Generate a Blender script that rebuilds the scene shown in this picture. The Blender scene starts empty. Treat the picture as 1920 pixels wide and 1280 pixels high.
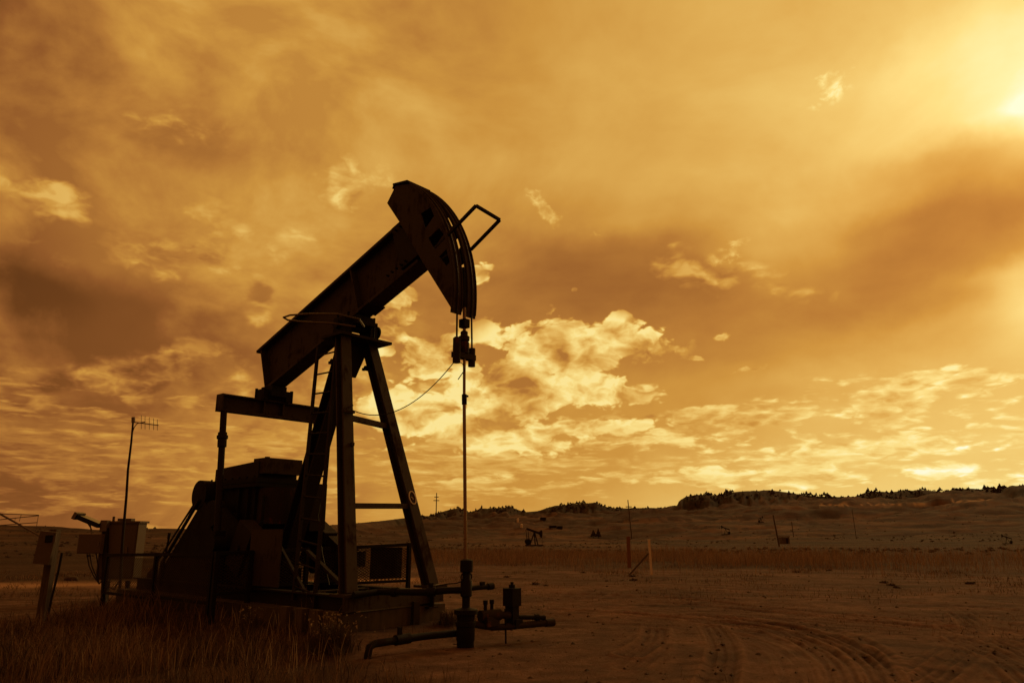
import bpy, bmesh, math, random
import numpy as np
from mathutils import Vector, Matrix
from mathutils.geometry import tessellate_polygon

# ------------------------------------------------------------------ camera
scene = bpy.context.scene
COL = scene.collection
F_PX, HORIZON, EYE = 1400.0, 1000.0, 1.6          # focal length / horizon row in photo pixels, eye height in m
PITCH = math.atan((HORIZON - 640) / F_PX)
cam_data = bpy.data.cameras.new("camera")
cam = bpy.data.objects.new("camera", cam_data); COL.objects.link(cam)
cam.location = (0, 0, EYE)
cam.rotation_euler = (math.pi / 2 + PITCH, 0, 0)
cam_data.sensor_width = 36.0
cam_data.lens = 36.0 * F_PX / 1920.0
cam_data.clip_start = 0.05
cam_data.clip_end = 20000
scene.camera = cam

CAM = np.array([0, 0, EYE]); FW = np.array([0, math.cos(PITCH), math.sin(PITCH)]); UPV = np.array([0, -math.sin(PITCH), math.cos(PITCH)])
def ray(x, y): return FW * F_PX + np.array([1., 0, 0]) * (x - 960) - UPV * (y - 640)
def azel(x, y):
    d = ray(x, y); return math.degrees(math.atan2(d[0], d[1])), math.degrees(math.atan2(d[2], math.hypot(d[0], d[1])))

# ------------------------------------------------------------------ light and sky
scene.view_settings.view_transform = 'Standard'
scene.view_settings.look = 'None'
scene.view_settings.exposure = 0.0
scene.view_settings.gamma = 1.0
scene.view_settings.use_curve_mapping = False
SUN_AZ, SUN_EL = azel(1915, 222)
sd = bpy.data.lights.new("sun", 'SUN'); sun = bpy.data.objects.new("sun", sd); COL.objects.link(sun)
sd.energy = 0.5; sd.angle = math.radians(6); sd.color = (1.0, 0.62, 0.25)
sun.rotation_euler = (math.radians(90 - SUN_EL), 0, math.radians(180 - SUN_AZ))
sun.location = (60, 60, 60)

def lin(c):
    c = c / 255.0
    return c / 12.92 if c <= 0.04045 else ((c + 0.055) / 1.055) ** 2.4
def srgb(r, g, b): return (lin(r), lin(g), lin(b), 1.0)

class NT:
    """small expression helper over a node tree"""
    def __init__(s, tree): s.t = tree
    def node(s, kind, **kw):
        n = s.t.nodes.new(kind)
        for k, v in kw.items(): setattr(n, k, v)
        return n
    def put(s, sock, v):
        if isinstance(v, bpy.types.NodeSocket): s.t.links.new(v, sock)
        else: sock.default_value = v
    def m(s, op, a, b=0.0, c=0.0, clamp=False):
        n = s.node('ShaderNodeMath', operation=op, use_clamp=clamp)
        s.put(n.inputs[0], a); s.put(n.inputs[1], b)
        if op in ('MULTIPLY_ADD', 'WRAP', 'SMOOTH_MIN', 'SMOOTH_MAX'): s.put(n.inputs[2], c)
        return n.outputs[0]
    def add(s, a, b): return s.m('ADD', a, b)
    def sub(s, a, b): return s.m('SUBTRACT', a, b)
    def mul(s, a, b): return s.m('MULTIPLY', a, b)
    def mad(s, a, b, c): return s.m('MULTIPLY_ADD', a, b, c)
    def vm(s, op, a, b=(0, 0, 0)):
        n = s.node('ShaderNodeVectorMath', operation=op)
        s.put(n.inputs[0], a); s.put(n.inputs[1], b)
        return n.outputs['Value'] if op in ('DOT_PRODUCT', 'LENGTH') else n.outputs[0]
    def smooth(s, v, a, b, lo=0.0, hi=1.0, kind='SMOOTHSTEP'):
        n = s.node('ShaderNodeMapRange', interpolation_type=kind); n.clamp = True
        s.put(n.inputs[0], v)
        for k, x in zip((1, 2, 3, 4), (a, b, lo, hi)): s.put(n.inputs[k], x)
        return n.outputs[0]
    def noise(s, vec, scale, detail=4.0, rough=0.5, dist=0.0, lac=2.0, out=0):
        n = s.node('ShaderNodeTexNoise'); n.noise_dimensions = '3D'
        s.put(n.inputs['Vector'], vec); s.put(n.inputs['Scale'], scale); n.inputs['Detail'].default_value = detail
        n.inputs['Roughness'].default_value = rough; n.inputs['Distortion'].default_value = dist; n.inputs['Lacunarity'].default_value = lac
        return n.outputs[out]
    def mix(s, f, a, b):
        n = s.node('ShaderNodeMix'); n.data_type = 'FLOAT'; n.clamp_factor = True
        s.put(n.inputs[0], f); s.put(n.inputs[2], a); s.put(n.inputs[3], b); return n.outputs[0]
    def mixc(s, f, a, b, blend='MIX'):
        n = s.node('ShaderNodeMix'); n.data_type = 'RGBA'; n.blend_type = blend; n.clamp_factor = True
        s.put(n.inputs[0], f); s.put(n.inputs[6], a); s.put(n.inputs[7], b); return n.outputs[2]
    def ramp(s, f, stops, interp='LINEAR'):
        n = s.node('ShaderNodeValToRGB'); cr = n.color_ramp; cr.interpolation = interp
        while len(cr.elements) < len(stops): cr.elements.new(0.5)
        for e, (p, c) in zip(cr.elements, stops):
            e.position = p; e.color = c if isinstance(c, tuple) else (c, c, c, 1)
        s.put(n.inputs[0], f); return n.outputs[0]
    def comb(s, x, y, z):
        n = s.node('ShaderNodeCombineXYZ')
        for k, v in enumerate((x, y, z)): s.put(n.inputs[k], v)
        return n.outputs[0]

world = bpy.data.worlds.new("World"); scene.world = world; world.use_nodes = True
world.node_tree.nodes.clear()
N = NT(world.node_tree)
D = N.node('ShaderNodeTexCoord').outputs['Generated']
sep = N.node('ShaderNodeSeparateXYZ'); N.put(sep.inputs[0], D)
DX, DY, DZ = sep.outputs
DEG = 180 / math.pi
AZ = N.mul(N.m('ARCTAN2', DX, DY), DEG)
EL = N.mul(N.m('ARCSINE', DZ), DEG)
# slow swirls that keep the layout below from looking drawn
def centred(v, k): return N.mul(N.sub(v, 0.5), k)
n1 = N.noise(D, 3.2, 4, 0.55); n2 = N.noise(N.vm('ADD', D, (7.3, 1.1, 4.2)), 3.2, 4, 0.55)
n3 = N.noise(N.vm('ADD', D, (2.2, 9.1, 5.7)), 13.0, 4, 0.6); n4 = N.noise(N.vm('ADD', D, (5.2, 3.1, 8.7)), 13.0, 4, 0.6)
QA = N.add(AZ, N.add(centred(n1, 13.0), centred(n3, 2.6)))
QE = N.add(EL, N.add(centred(n2, 5.5), centred(n4, 2.2)))
# brightness of the cloud sheet by bearing (columns) and height (rows)
XS = [-300, 0, 150, 300, 450, 600, 750, 900, 1050, 1200, 1350, 1500, 1650, 1780, 1900, 2150]
ROWS = [
 (-500, [.20, .21, .23, .25, .27, .28, .29, .30, .32, .34, .36, .38, .40, .40, .40, .38]),
 (20,   [0.34, 0.38, 0.42, 0.50, 0.55, 0.52, 0.48, 0.50, 0.55, 0.61, 0.66, 0.68, 0.68, 0.68, 0.67, 0.62]),
 (140,  [0.29, 0.32, 0.40, 0.50, 0.55, 0.56, 0.53, 0.52, 0.57, 0.63, 0.67, 0.69, 0.71, 0.73, 0.75, 0.74]),
 (250,  [0.31, 0.36, 0.42, 0.47, 0.52, 0.56, 0.55, 0.56, 0.60, 0.64, 0.68, 0.72, 0.78, 0.83, 0.86, 0.86]),
 (340,  [0.34, 0.40, 0.42, 0.43, 0.48, 0.54, 0.59, 0.59, 0.60, 0.64, 0.67, 0.71, 0.75, 0.79, 0.80, 0.76]),
 (420,  [0.35, 0.41, 0.43, 0.47, 0.49, 0.52, 0.55, 0.55, 0.51, 0.57, 0.64, 0.66, 0.62, 0.54, 0.50, 0.50]),
 (490,  [0.31, 0.38, 0.43, 0.49, 0.48, 0.48, 0.51, 0.52, 0.38, 0.40, 0.58, 0.60, 0.43, 0.38, 0.38, 0.40]),
 (550,  [0.29, 0.34, 0.41, 0.47, 0.48, 0.50, 0.48, 0.46, 0.39, 0.34, 0.43, 0.54, 0.42, 0.39, 0.46, 0.62]),
 (610,  [0.19, 0.20, 0.24, 0.33, 0.41, 0.49, 0.47, 0.45, 0.43, 0.42, 0.43, 0.47, 0.46, 0.49, 0.70, 0.80]),
 (680,  [0.25, 0.28, 0.30, 0.33, 0.37, 0.45, 0.49, 0.49, 0.48, 0.47, 0.47, 0.51, 0.57, 0.64, 0.68, 0.66]),
 (750,  [0.30, 0.32, 0.34, 0.36, 0.40, 0.47, 0.51, 0.52, 0.53, 0.53, 0.55, 0.60, 0.65, 0.68, 0.67, 0.66]),
 (820,  [0.31, 0.33, 0.35, 0.38, 0.42, 0.48, 0.52, 0.54, 0.55, 0.57, 0.60, 0.65, 0.69, 0.72, 0.73, 0.70]),
 (890,  [0.30, 0.32, 0.35, 0.37, 0.42, 0.48, 0.52, 0.55, 0.56, 0.60, 0.67, 0.70, 0.73, 0.75, 0.77, 0.74]),
 (960,  [0.29, 0.31, 0.33, 0.35, 0.40, 0.47, 0.53, 0.58, 0.61, 0.67, 0.72, 0.75, 0.77, 0.79, 0.80, 0.76]),
]
QAN = N.smooth(QA, -62.0, 62.0, kind='LINEAR')
base = None; prev_el = None
for y, vals in ROWS:
    stops = [((azel(x, max(y, 0))[0] + 62) / 124, v) for x, v in zip(XS, vals)]
    row = N.ramp(QAN, stops, 'B_SPLINE')
    el = azel(960, y)[1]
    if base is None: base = row
    else: base = N.mix(N.smooth(QE, prev_el, el), base, row)
    prev_el = el
# behind the camera the sheet is dull
base = N.mix(N.smooth(N.m('ABSOLUTE', AZ), 52.0, 105.0), base, 0.27)

# soft billows and streaks in the sheet: fine to windward, lit from the sun's side
SUNV = (math.sin(math.radians(SUN_AZ)) * math.cos(math.radians(SUN_EL)), math.cos(math.radians(SUN_AZ)) * math.cos(math.radians(SUN_EL)), math.sin(math.radians(SUN_EL)))
def stretched(sx, sy, sz, off): return N.vm('ADD', N.vm('MULTIPLY', D, (sx, sy, sz)), off)
dz_ = N.m('MAXIMUM', N.add(DZ, 0.12), 0.05)
PLX, PLY = N.m('DIVIDE', DX, dz_), N.m('DIVIDE', DY, dz_)
PL = N.comb(PLX, PLY, 0.0)                       # the flat cloud deck seen in perspective
leftish0 = N.smooth(AZ, 8.0, -22.0)
deck = N.noise(PL, 1.7, 6, 0.55, 0.6)
sheet = N.add(base, N.mul(centred(deck, N.mad(leftish0, 0.05, 0.09)), N.smooth(EL, 2.0, 14.0)))
f1 = N.noise(stretched(1, 1, 1.5, (0, 0, 0)), 4.2, 8, 0.54, 0.35)
f2 = N.noise(N.vm('ADD', stretched(1, 1, 1.5, (0, 0, 0)), tuple(0.04 * v for v in SUNV)), 4.2, 8, 0.54, 0.35)
puff = N.sub(f1, f2)
leftish = N.smooth(AZ, 8.0, -22.0)
sheet = N.add(sheet, N.mul(puff, N.add(0.16, N.mul(leftish, 0.46))))
sheet = N.add(sheet, N.mul(centred(f1, 0.17), N.add(0.5, leftish)))

sheet = N.m('MAXIMUM', sheet, N.sub(base, 0.055))

# cumulus: one soft mask per bank (photo px centre, half sizes, strength), broken up by fine noise
def bank(x, y, w, h, k, tilt=0.0):
    a, e = azel(x, y); kx = 0.0409
    u_ = N.sub(QA2, a); v_ = N.sub(QE2, e)
    if tilt:
        c_, s_ = math.cos(tilt), math.sin(tilt)
        u_, v_ = N.add(N.mul(u_, c_), N.mul(v_, s_)), N.sub(N.mul(v_, c_), N.mul(u_, s_))
    d2 = N.add(N.m('POWER', N.mul(u_, 1 / (w * kx)), 2.0), N.m('POWER', N.mul(v_, 1 / (h * kx)), 2.0))
    return N.mul(N.m('EXPONENT', N.mul(d2, -1.0)), k)
QA2 = N.add(AZ, centred(n3, 2.2)); QE2 = N.add(EL, centred(n4, 2.0))
def total(banks):
    t = None
    for b in banks:
        v = bank(*b); t = v if t is None else N.m('MAXIMUM', t, v)
    return t
def lumps(p, sc):
    """rounded heads with creases between them"""
    a = N.m('ABSOLUTE', N.mul(N.sub(N.noise(p, sc, 1, 0.5), 0.5), 4.0))
    b = N.m('ABSOLUTE', N.mul(N.sub(N.noise(p, sc * 2.3, 3, 0.5), 0.5), 4.0))
    return N.m('MINIMUM', N.mad(a, 0.6, N.mul(b, 0.45)), 0.85)
def cumulus(sheet, mask, sc, zs, off, thr, lo, hi, gain, edge=0.05, shift=0.016, rough=0.55, amp=1.35, lumpy=0.28, body=0.5):
    p0 = stretched(1, 1, zs, off)
    wv = N.node('ShaderNodeTexNoise'); N.put(wv.inputs['Vector'], p0); wv.inputs['Scale'].default_value = sc * 2.2; wv.inputs['Detail'].default_value = 3
    p0 = N.vm('ADD', p0, N.vm('MULTIPLY', N.vm('SUBTRACT', wv.outputs['Color'], (.5, .5, .5)), (0.28 / sc,) * 3))
    def field(p): return N.add(N.mul(N.noise(p, sc, 7, rough, 0.0), 1 - lumpy), N.mul(lumps(p, sc * 1.5), lumpy))
    a = field(p0)
    b = field(N.vm('ADD', p0, (shift * SUNV[0], shift * SUNV[1], shift * 1.2)))
    dens = N.sub(N.add(N.mad(N.sub(a, 0.5), amp, 0.5), mask), thr)
    alpha = N.mul(N.smooth(dens, 0.0, edge), N.smooth(mask, 0.06, 0.26))
    lit = N.add(N.mul(N.sub(a, b), gain), N.smooth(dens, body, 0.0, lo, hi))
    lit = N.m('MINIMUM', N.m('MAXIMUM', lit, N.sub(lo, 0.06)), N.add(hi, 0.12))
    return N.mix(alpha, sheet, lit), alpha
# broken puffs over the whole lower left and centre, barely brighter than the sheet behind
left = total([(250, 450, 520, 110, .26), (560, 760, 700, 130, .36), (900, 880, 420, 60, .30), (420, 900, 500, 40, .32), (60, 360, 120, 48, .60), (310, 470, 140, 55, .50), (485, 562, 40, 46, .60), (665, 350, 90, 60, .50), (560, 440, 90, 40, .40), (740, 480, 80, 40, .36),
              (245, 712, 85, 48, .60), (330, 752, 120, 22, .48), (100, 712, 80, 28, .54), (440, 748, 140, 28, .44), (150, 840, 320, 20, .44), (500, 830, 200, 45, .48), (140, 890, 260, 14, .40), (560, 780, 120, 30, .44), (330, 680, 40, 25, .44), (330, 230, 120, 60, .30), (1330, 512, 240, 42, .46, -.33)])
sheet, _ = cumulus(sheet, left, 6.8, 1.9, (8.4, 2.2, 0.3), 0.66, N.add(base, -.02), N.add(base, .125), 1.15, edge=0.36, shift=0.035, body=.5, lumpy=.36)
big = total([(1060, 655, 165, 72, .60), (960, 735, 140, 80, .56), (1190, 645, 85, 45, .50), (735, 610, 60, 75, .54), (800, 675, 90, 60, .54),
             (905, 525, 34, 45, .42), (1180, 740, 95, 26, .44), (1080, 800, 200, 20, .42), (880, 690, 60, 50, .52), (1130, 720, 60, 50, .44), (760, 780, 160, 60, .44), (960, 830, 160, 40, .40)])
sheet, _ = cumulus(sheet, big, 7.6, 1.7, (3.1, 0.4, 1.7), 0.62, .48, .76, 1.5, edge=0.09, shift=0.035, body=0.75, lumpy=.38)
wisps = total([(1025, 395, 66, 15, .50, -0.75), (1575, 150, 80, 28, .34, 0.5), (1355, 637, 16, 9, .46), (1255, 662, 36, 12, .52), (1410, 695, 28, 7, .46, 0.3), (1300, 677, 30, 6, .46), (1185, 603, 22, 11, .44), (1120, 440, 20, 10, .34), (1370, 475, 50, 20, .34, .4), (1075, 535, 8, 5, .5)])
sheet, _ = cumulus(sheet, wisps, 18.0, 1.5, (1.4, 7.2, 2.3), 0.62, N.add(base, .03), N.add(base, .17), 0.6, edge=0.30, rough=.65, lumpy=.3)
low = total([(1480, 775, 480, 34, .48, 0.10), (1750, 712, 180, 24, .48), (1650, 835, 480, 44, .48, 0.05), (1230, 778, 260, 13, .46), (1400, 893, 520, 26, .42), (960, 870, 170, 34, .40, 0.25), (1880, 905, 70, 14, .40), (1750, 775, 240, 40, .36)])
sheet, _ = cumulus(sheet, low, 9.0, 3.3, (4.4, 1.9, 6.1), 0.66, N.add(base, -.06), N.add(base, .13), 1.0, edge=0.20, shift=0.025, lumpy=.34)
streak = total([(250, 850, 600, 140, .40), (900, 880, 420, 80, .36), (1500, 880, 560, 50, .30)])
sheet, _ = cumulus(sheet, streak, 11.0, 5.5, (0.4, 5.9, 2.1), 0.66, N.add(base, -.02), N.add(base, .12), 0.7, edge=0.28, lumpy=.25)

# the sun behind thin cloud, and the second gap under the dark bank
def glow(x, y, deg, k, power=1.0):
    a, e = map(math.radians, azel(x, y))
    v = (math.sin(a) * math.cos(e), math.cos(a) * math.cos(e), math.sin(e))
    ang = N.mul(N.m('ARCCOSINE', N.m('MINIMUM', N.vm('DOT_PRODUCT', D, v), 1.0)), DEG / deg)
    return N.mul(N.m('EXPONENT', N.mul(N.m('POWER', ang, 1.6), -1.0)), k)
sheet = N.add(sheet, glow(1955, 225, 2.6, 0.26))
sheet = N.add(sheet, glow(1950, 235, 6.5, 0.09))
sheet = N.add(sheet, glow(1930, 585, 2.4, 0.16))

PAL = [(0.0, srgb(64, 35, 16)), (0.20, srgb(106, 61, 26)), (0.33, srgb(145, 88, 41)), (0.45, srgb(180, 120, 53)), (0.55, srgb(203, 146, 63)),
       (0.65, srgb(221, 171, 84)), (0.75, srgb(237, 197, 109)), (0.85, srgb(250, 222, 136)), (0.95, srgb(255, 241, 172)), (1.0, srgb(255, 251, 216))]
cloud = N.ramp(sheet, PAL)
sky = N.node('ShaderNodeTexSky'); sky.sky_type = 'NISHITA'; sky.sun_disc = False
sky.sun_elevation = math.radians(SUN_EL); sky.sun_rotation = math.radians(SUN_AZ)
sky.air_density = 2.0; sky.dust_density = 6.0
warm = N.mixc(1.0, sky.outputs[0], (1.0, 0.5, 0.12, 1), 'MULTIPLY')
col = N.mixc(0.985, warm, N.vm('SCALE', cloud))
for nd in world.node_tree.nodes:
    if nd.bl_idname == 'ShaderNodeVectorMath' and nd.operation == 'SCALE': nd.inputs['Scale'].default_value = 10.0
bg = N.node('ShaderNodeBackground'); bg.inputs['Strength'].default_value = 0.1
N.put(bg.inputs['Color'], col)
out = N.node('ShaderNodeOutputWorld'); N.put(out.inputs['Surface'], bg.outputs[0])
world.cycles.sampling_method = 'MANUAL'; world.cycles.sample_map_resolution = 1024

# ------------------------------------------------------------------ mesh helpers
rng = np.random.default_rng(7); random.seed(7)
class MB:
    def __init__(s): s.v = []; s.f = []
    def addv(s, pts):
        k = len(s.v); s.v.extend([tuple(map(float, p)) for p in pts]); return k
    def box(s, c, size, ax=None):
        ax = np.eye(3) if ax is None else np.array([np.array(a) / np.linalg.norm(a) for a in ax])
        c = np.array(c, float); h = np.array(size, float) / 2
        pts = [c + ax[0] * h[0] * i + ax[1] * h[1] * j + ax[2] * h[2] * k for i in (-1, 1) for j in (-1, 1) for k in (-1, 1)]
        o = s.addv(pts)
        for q in ((0, 1, 3, 2), (4, 6, 7, 5), (0, 4, 5, 1), (2, 3, 7, 6), (0, 2, 6, 4), (1, 5, 7, 3)): s.f.append(tuple(o + i for i in q))
        return s
    def bar(s, a, b, w, h, side=(0, 1, 0), off=(0, 0)):
        """rectangular bar from a to b; w across 'side', h across the third direction"""
        a = np.array(a, float); b = np.array(b, float); d = b - a; L = np.linalg.norm(d); d /= L
        sd = np.array(side, float); sd -= d * (sd @ d); sd /= np.linalg.norm(sd); t = np.cross(d, sd)
        return s.box((a + b) / 2 + sd * off[0] + t * off[1], (L, w, h), (d, sd, t))
    def ibeam(s, a, b, w, h, tf, tw, side=(0, 1, 0)):
        s.bar(a, b, w, tf, side, (0, h / 2 - tf / 2)); s.bar(a, b, w, tf, side, (0, -h / 2 + tf / 2))
        return s.bar(a, b, tw, h - 2 * tf, side)
    def cyl(s, a, b, r0, r1=None, n=16, caps=True):
        r1 = r0 if r1 is None else r1
        a = np.array(a, float); b = np.array(b, float); d = b - a; d /= np.linalg.norm(d)
        t = np.array([1., 0, 0]) if abs(d[0]) < .8 else np.array([0, 1., 0])
        x = np.cross(d, t); x /= np.linalg.norm(x); y = np.cross(d, x)
        ang = np.arange(n) * 2 * np.pi / n
        o = s.addv([a + r0 * (math.cos(g) * x + math.sin(g) * y) for g in ang] + [b + r1 * (math.cos(g) * x + math.sin(g) * y) for g in ang])
        for i in range(n): j = (i + 1) % n; s.f.append((o + i, o + j, o + n + j, o + n + i))
        if caps: s.f.append(tuple(o + i for i in reversed(range(n)))); s.f.append(tuple(o + n + i for i in range(n)))
        return s
    def tube(s, pts, r, n=8):
        pts = [np.array(p, float) for p in pts]; m = len(pts); rs = r if hasattr(r, '__len__') else [r] * m
        prev = None; o = len(s.v)
        for i, p in enumerate(pts):
            d = pts[min(i + 1, m - 1)] - pts[max(i - 1, 0)]; d /= np.linalg.norm(d)
            if prev is None: t = np.array([0, 0, 1.]) if abs(d[2]) < .8 else np.array([1., 0, 0])
            else: t = prev
            x = t - d * (t @ d); x /= np.linalg.norm(x); prev = x; y = np.cross(d, x)
            s.addv([p + rs[i] * (math.cos(g) * x + math.sin(g) * y) for g in np.arange(n) * 2 * np.pi / n])
        for i in range(m - 1):
            for k in range(n): l = (k + 1) % n; s.f.append((o + i * n + k, o + i * n + l, o + (i + 1) * n + l, o + (i + 1) * n + k))
        s.f.append(tuple(o + k for k in reversed(range(n)))); s.f.append(tuple(o + (m - 1) * n + k for k in range(n)))
        return s
    def plate(s, loops, thick, place):
        """flat plate with holes: 2-D loops (outer first); place(p, q, t) gives the 3-D point at thickness t"""
        flat = [p for l in loops for p in l]
        tris = tessellate_polygon([[Vector((p[0], p[1], 0)) for p in l] for l in loops])
        o = s.addv([place(p[0], p[1], -thick / 2) for p in flat]); q = s.addv([place(p[0], p[1], thick / 2) for p in flat])
        for t in tris: s.f.append(tuple(o + i for i in t)); s.f.append(tuple(q + i for i in reversed(t)))
        k = 0
        for l in loops:
            n = len(l)
            for i in range(n): j = (i + 1) % n; s.f.append((o + k + i, o + k + j, q + k + j, q + k + i))
            k += n
        return s
    def lathe(s, prof, c=(0, 0), n=20):
        o = len(s.v)
        for r, z in prof: s.addv([(c[0] + r * math.cos(g), c[1] + r * math.sin(g), z) for g in np.arange(n) * 2 * np.pi / n])
        for i in range(len(prof) - 1):
            for k in range(n): l = (k + 1) % n; s.f.append((o + i * n + k, o + i * n + l, o + (i + 1) * n + l, o + (i + 1) * n + k))
        s.f.append(tuple(o + k for k in reversed(range(n)))); s.f.append(tuple(o + (len(prof) - 1) * n + k for k in range(n)))
        return s

def link_mesh(name, me, mat, parent=None, sharp=32):
    if mat is not None: me.materials.append(mat)
    o = bpy.data.objects.new(name, me); COL.objects.link(o)
    if parent is not None: o.parent = parent
    return o
def obj(name, mb, mat, parent=None, sharp=32):
    me = bpy.data.meshes.new(name); me.from_pydata(mb.v, [], mb.f); me.update()
    bm = bmesh.new(); bm.from_mesh(me); bmesh.ops.recalc_face_normals(bm, faces=bm.faces); bm.to_mesh(me); bm.free()
    me.polygons.foreach_set('use_smooth', [True] * len(me.polygons)); me.set_sharp_from_angle(angle=math.radians(sharp))
    return link_mesh(name, me, mat, parent)
def tag(o, label=None, cat=None, group=None, kind=None):
    for k, v in (('label', label), ('category', cat), ('group', group), ('kind', kind)):
        if v: o[k] = v
    return o
def thing(name, label, cat, loc=(0, 0, 0), rotz=0.0, group=None):
    o = bpy.data.objects.new(name, None); COL.objects.link(o); o.empty_display_size = 0.3
    o.location = loc; o.rotation_euler = (0, 0, rotz); return tag(o, label, cat, group)
def fast_mesh(name, V, F3=None, F4=None, smooth=False):
    me = bpy.data.meshes.new(name); V = np.asarray(V, np.float32); n3 = 0 if F3 is None else len(F3); n4 = 0 if F4 is None else len(F4)
    me.vertices.add(len(V)); me.vertices.foreach_set('co', V.ravel())
    loops = np.concatenate([a.ravel() for a in (F3, F4) if a is not None]).astype(np.int32)
    me.loops.add(len(loops)); me.loops.foreach_set('vertex_index', loops)
    starts = np.concatenate([np.arange(n3) * 3, n3 * 3 + np.arange(n4) * 4]).astype(np.int32)
    me.polygons.add(n3 + n4); me.polygons.foreach_set('loop_start', starts)
    me.polygons.foreach_set('use_smooth', np.full(n3 + n4, smooth)); me.update(calc_edges=True); me.validate(); return me
def attr(me, name, vals):
    a = me.attributes.new(name, 'FLOAT', 'POINT'); a.data.foreach_set('value', np.asarray(vals, np.float32))

# ------------------------------------------------------------------ materials
def new_mat(name):
    m = bpy.data.materials.new(name); m.use_nodes = True; m.node_tree.nodes.clear(); n = NT(m.node_tree)
    b = n.node('ShaderNodeBsdfPrincipled'); o = n.node('ShaderNodeOutputMaterial'); n.put(o.inputs['Surface'], b.outputs[0]); return m, n, b
def bump(n, b, h, dist=0.01, strength=0.6):
    k = n.node('ShaderNodeBump'); k.inputs['Strength'].default_value = strength; k.inputs['Distance'].default_value = dist
    n.put(k.inputs['Height'], h); n.put(b.inputs['Normal'], k.outputs[0])
def metal(name, c, rust=(0.085, 0.030, 0.011), amount=0.5, rough=0.55, metallic=0.0, sc=3.0, vs=1.0):
    m, n, b = new_mat(name)
    P = n.node('ShaderNodeTexCoord').outputs['Object']
    big = n.noise(P, sc, 6, 0.65, 0.4); run = n.noise(n.vm('MULTIPLY', P, (9, 9, 0.9)), 2.0, 4, 0.6); fine = n.noise(P, 45, 4, 0.6)
    f = n.smooth(n.add(n.mul(big, 0.6), n.mul(run, 0.4)), 0.62 - 0.25 * amount, 0.75 - 0.2 * amount)
    c1 = n.mixc(fine, tuple(x * 0.75 for x in c) + (1,), tuple(min(1, x * 1.25) for x in c) + (1,))
    n.put(b.inputs['Base Color'], n.mixc(n.mul(f, 0.9), c1, tuple(rust) + (1,)))
    n.put(b.inputs['Roughness'], n.smooth(n.add(big, f), 0.3, 1.5, rough - 0.1, min(1, rough + 0.3))); b.inputs['Metallic'].default_value = metallic; b.inputs['Specular IOR Level'].default_value = 0.5 if metallic else 0.2
    bump(n, b, n.add(fine, n.mul(f, 0.8)), 0.003, 0.5); return m
M = dict(
    paint=metal('weathered_paint', (0.050, 0.033, 0.022), rust=(0.026, 0.012, 0.007), amount=0.45, rough=0.7),
    paint_dark=metal('dark_paint', (0.022, 0.014, 0.010), rust=(0.045, 0.018, 0.009), amount=0.3, rough=0.75),
    rusty=metal('rusty_steel', (0.032, 0.020, 0.013), rust=(0.15, 0.055, 0.018), amount=0.38, rough=0.8, sc=4.0),
    grime=metal('oily_steel', (0.011, 0.008, 0.006), rust=(0.022, 0.010, 0.005), amount=0.5, rough=0.8),
    rod=metal('polished_rod', (0.24, 0.155, 0.09), rust=(0.25, 0.15, 0.08), amount=-0.6, rough=0.35, metallic=0.5),
    wire=metal('wire_rope', (0.045, 0.035, 0.028), amount=0.3, rough=0.6),
    enclosure=metal('grey_enclosure', (0.125, 0.088, 0.062), rust=(0.07, 0.04, 0.025), amount=0.15, rough=0.6),
    galv=metal('galvanised', (0.16, 0.12, 0.09), rust=(0.12, 0.07, 0.04), amount=0.2, rough=0.45, metallic=0.4),
    white=metal('white_paint', (0.86, 0.70, 0.54), rust=(0.4, 0.3, 0.2), amount=0.2, rough=0.6),
    red=metal('faded_red_board', (0.24, 0.11, 0.055), rust=(0.2, 0.09, 0.04), amount=0.3, rough=0.8),
    glass=metal('dark_glass', (0.012, 0.011, 0.010), rust=(0.012, 0.011, 0.010), amount=0.0, rough=0.15),
    cable=metal('black_cable', (0.018, 0.016, 0.014), rust=(0.018, 0.016, 0.014), amount=0.0, rough=0.5),
)
def wood_mat():
    m, n, b = new_mat('weathered_wood'); P = n.node('ShaderNodeTexCoord').outputs['Object']
    g = n.noise(n.vm('MULTIPLY', P, (14, 14, 1.2)), 3, 6, 0.6, 0.5)
    n.put(b.inputs['Base Color'], n.ramp(g, [(0.3, (0.045, 0.030, 0.020, 1)), (0.7, (0.13, 0.085, 0.055, 1))])); b.inputs['Roughness'].default_value = 0.9
    bump(n, b, g, 0.006); return m
M['wood'] = wood_mat()
def concrete_mat():
    m, n, b = new_mat('stained_concrete'); P = n.node('ShaderNodeTexCoord').outputs['Object']
    g = n.noise(P, 2.2, 7, 0.65); r = n.noise(n.vm('MULTIPLY', P, (6, 6, 0.7)), 2.0, 5, 0.6); fi = n.noise(P, 60, 3, 0.6)
    n.put(b.inputs['Base Color'], n.ramp(n.add(n.mul(g, 0.55), n.mul(r, 0.45)), [(0.35, (0.030, 0.020, 0.013, 1)), (0.55, (0.085, 0.055, 0.034, 1)), (0.7, (0.13, 0.085, 0.05, 1))]))
    b.inputs['Roughness'].default_value = 0.9; bump(n, b, n.add(fi, g), 0.006); return m
M['concrete'] = concrete_mat()
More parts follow.
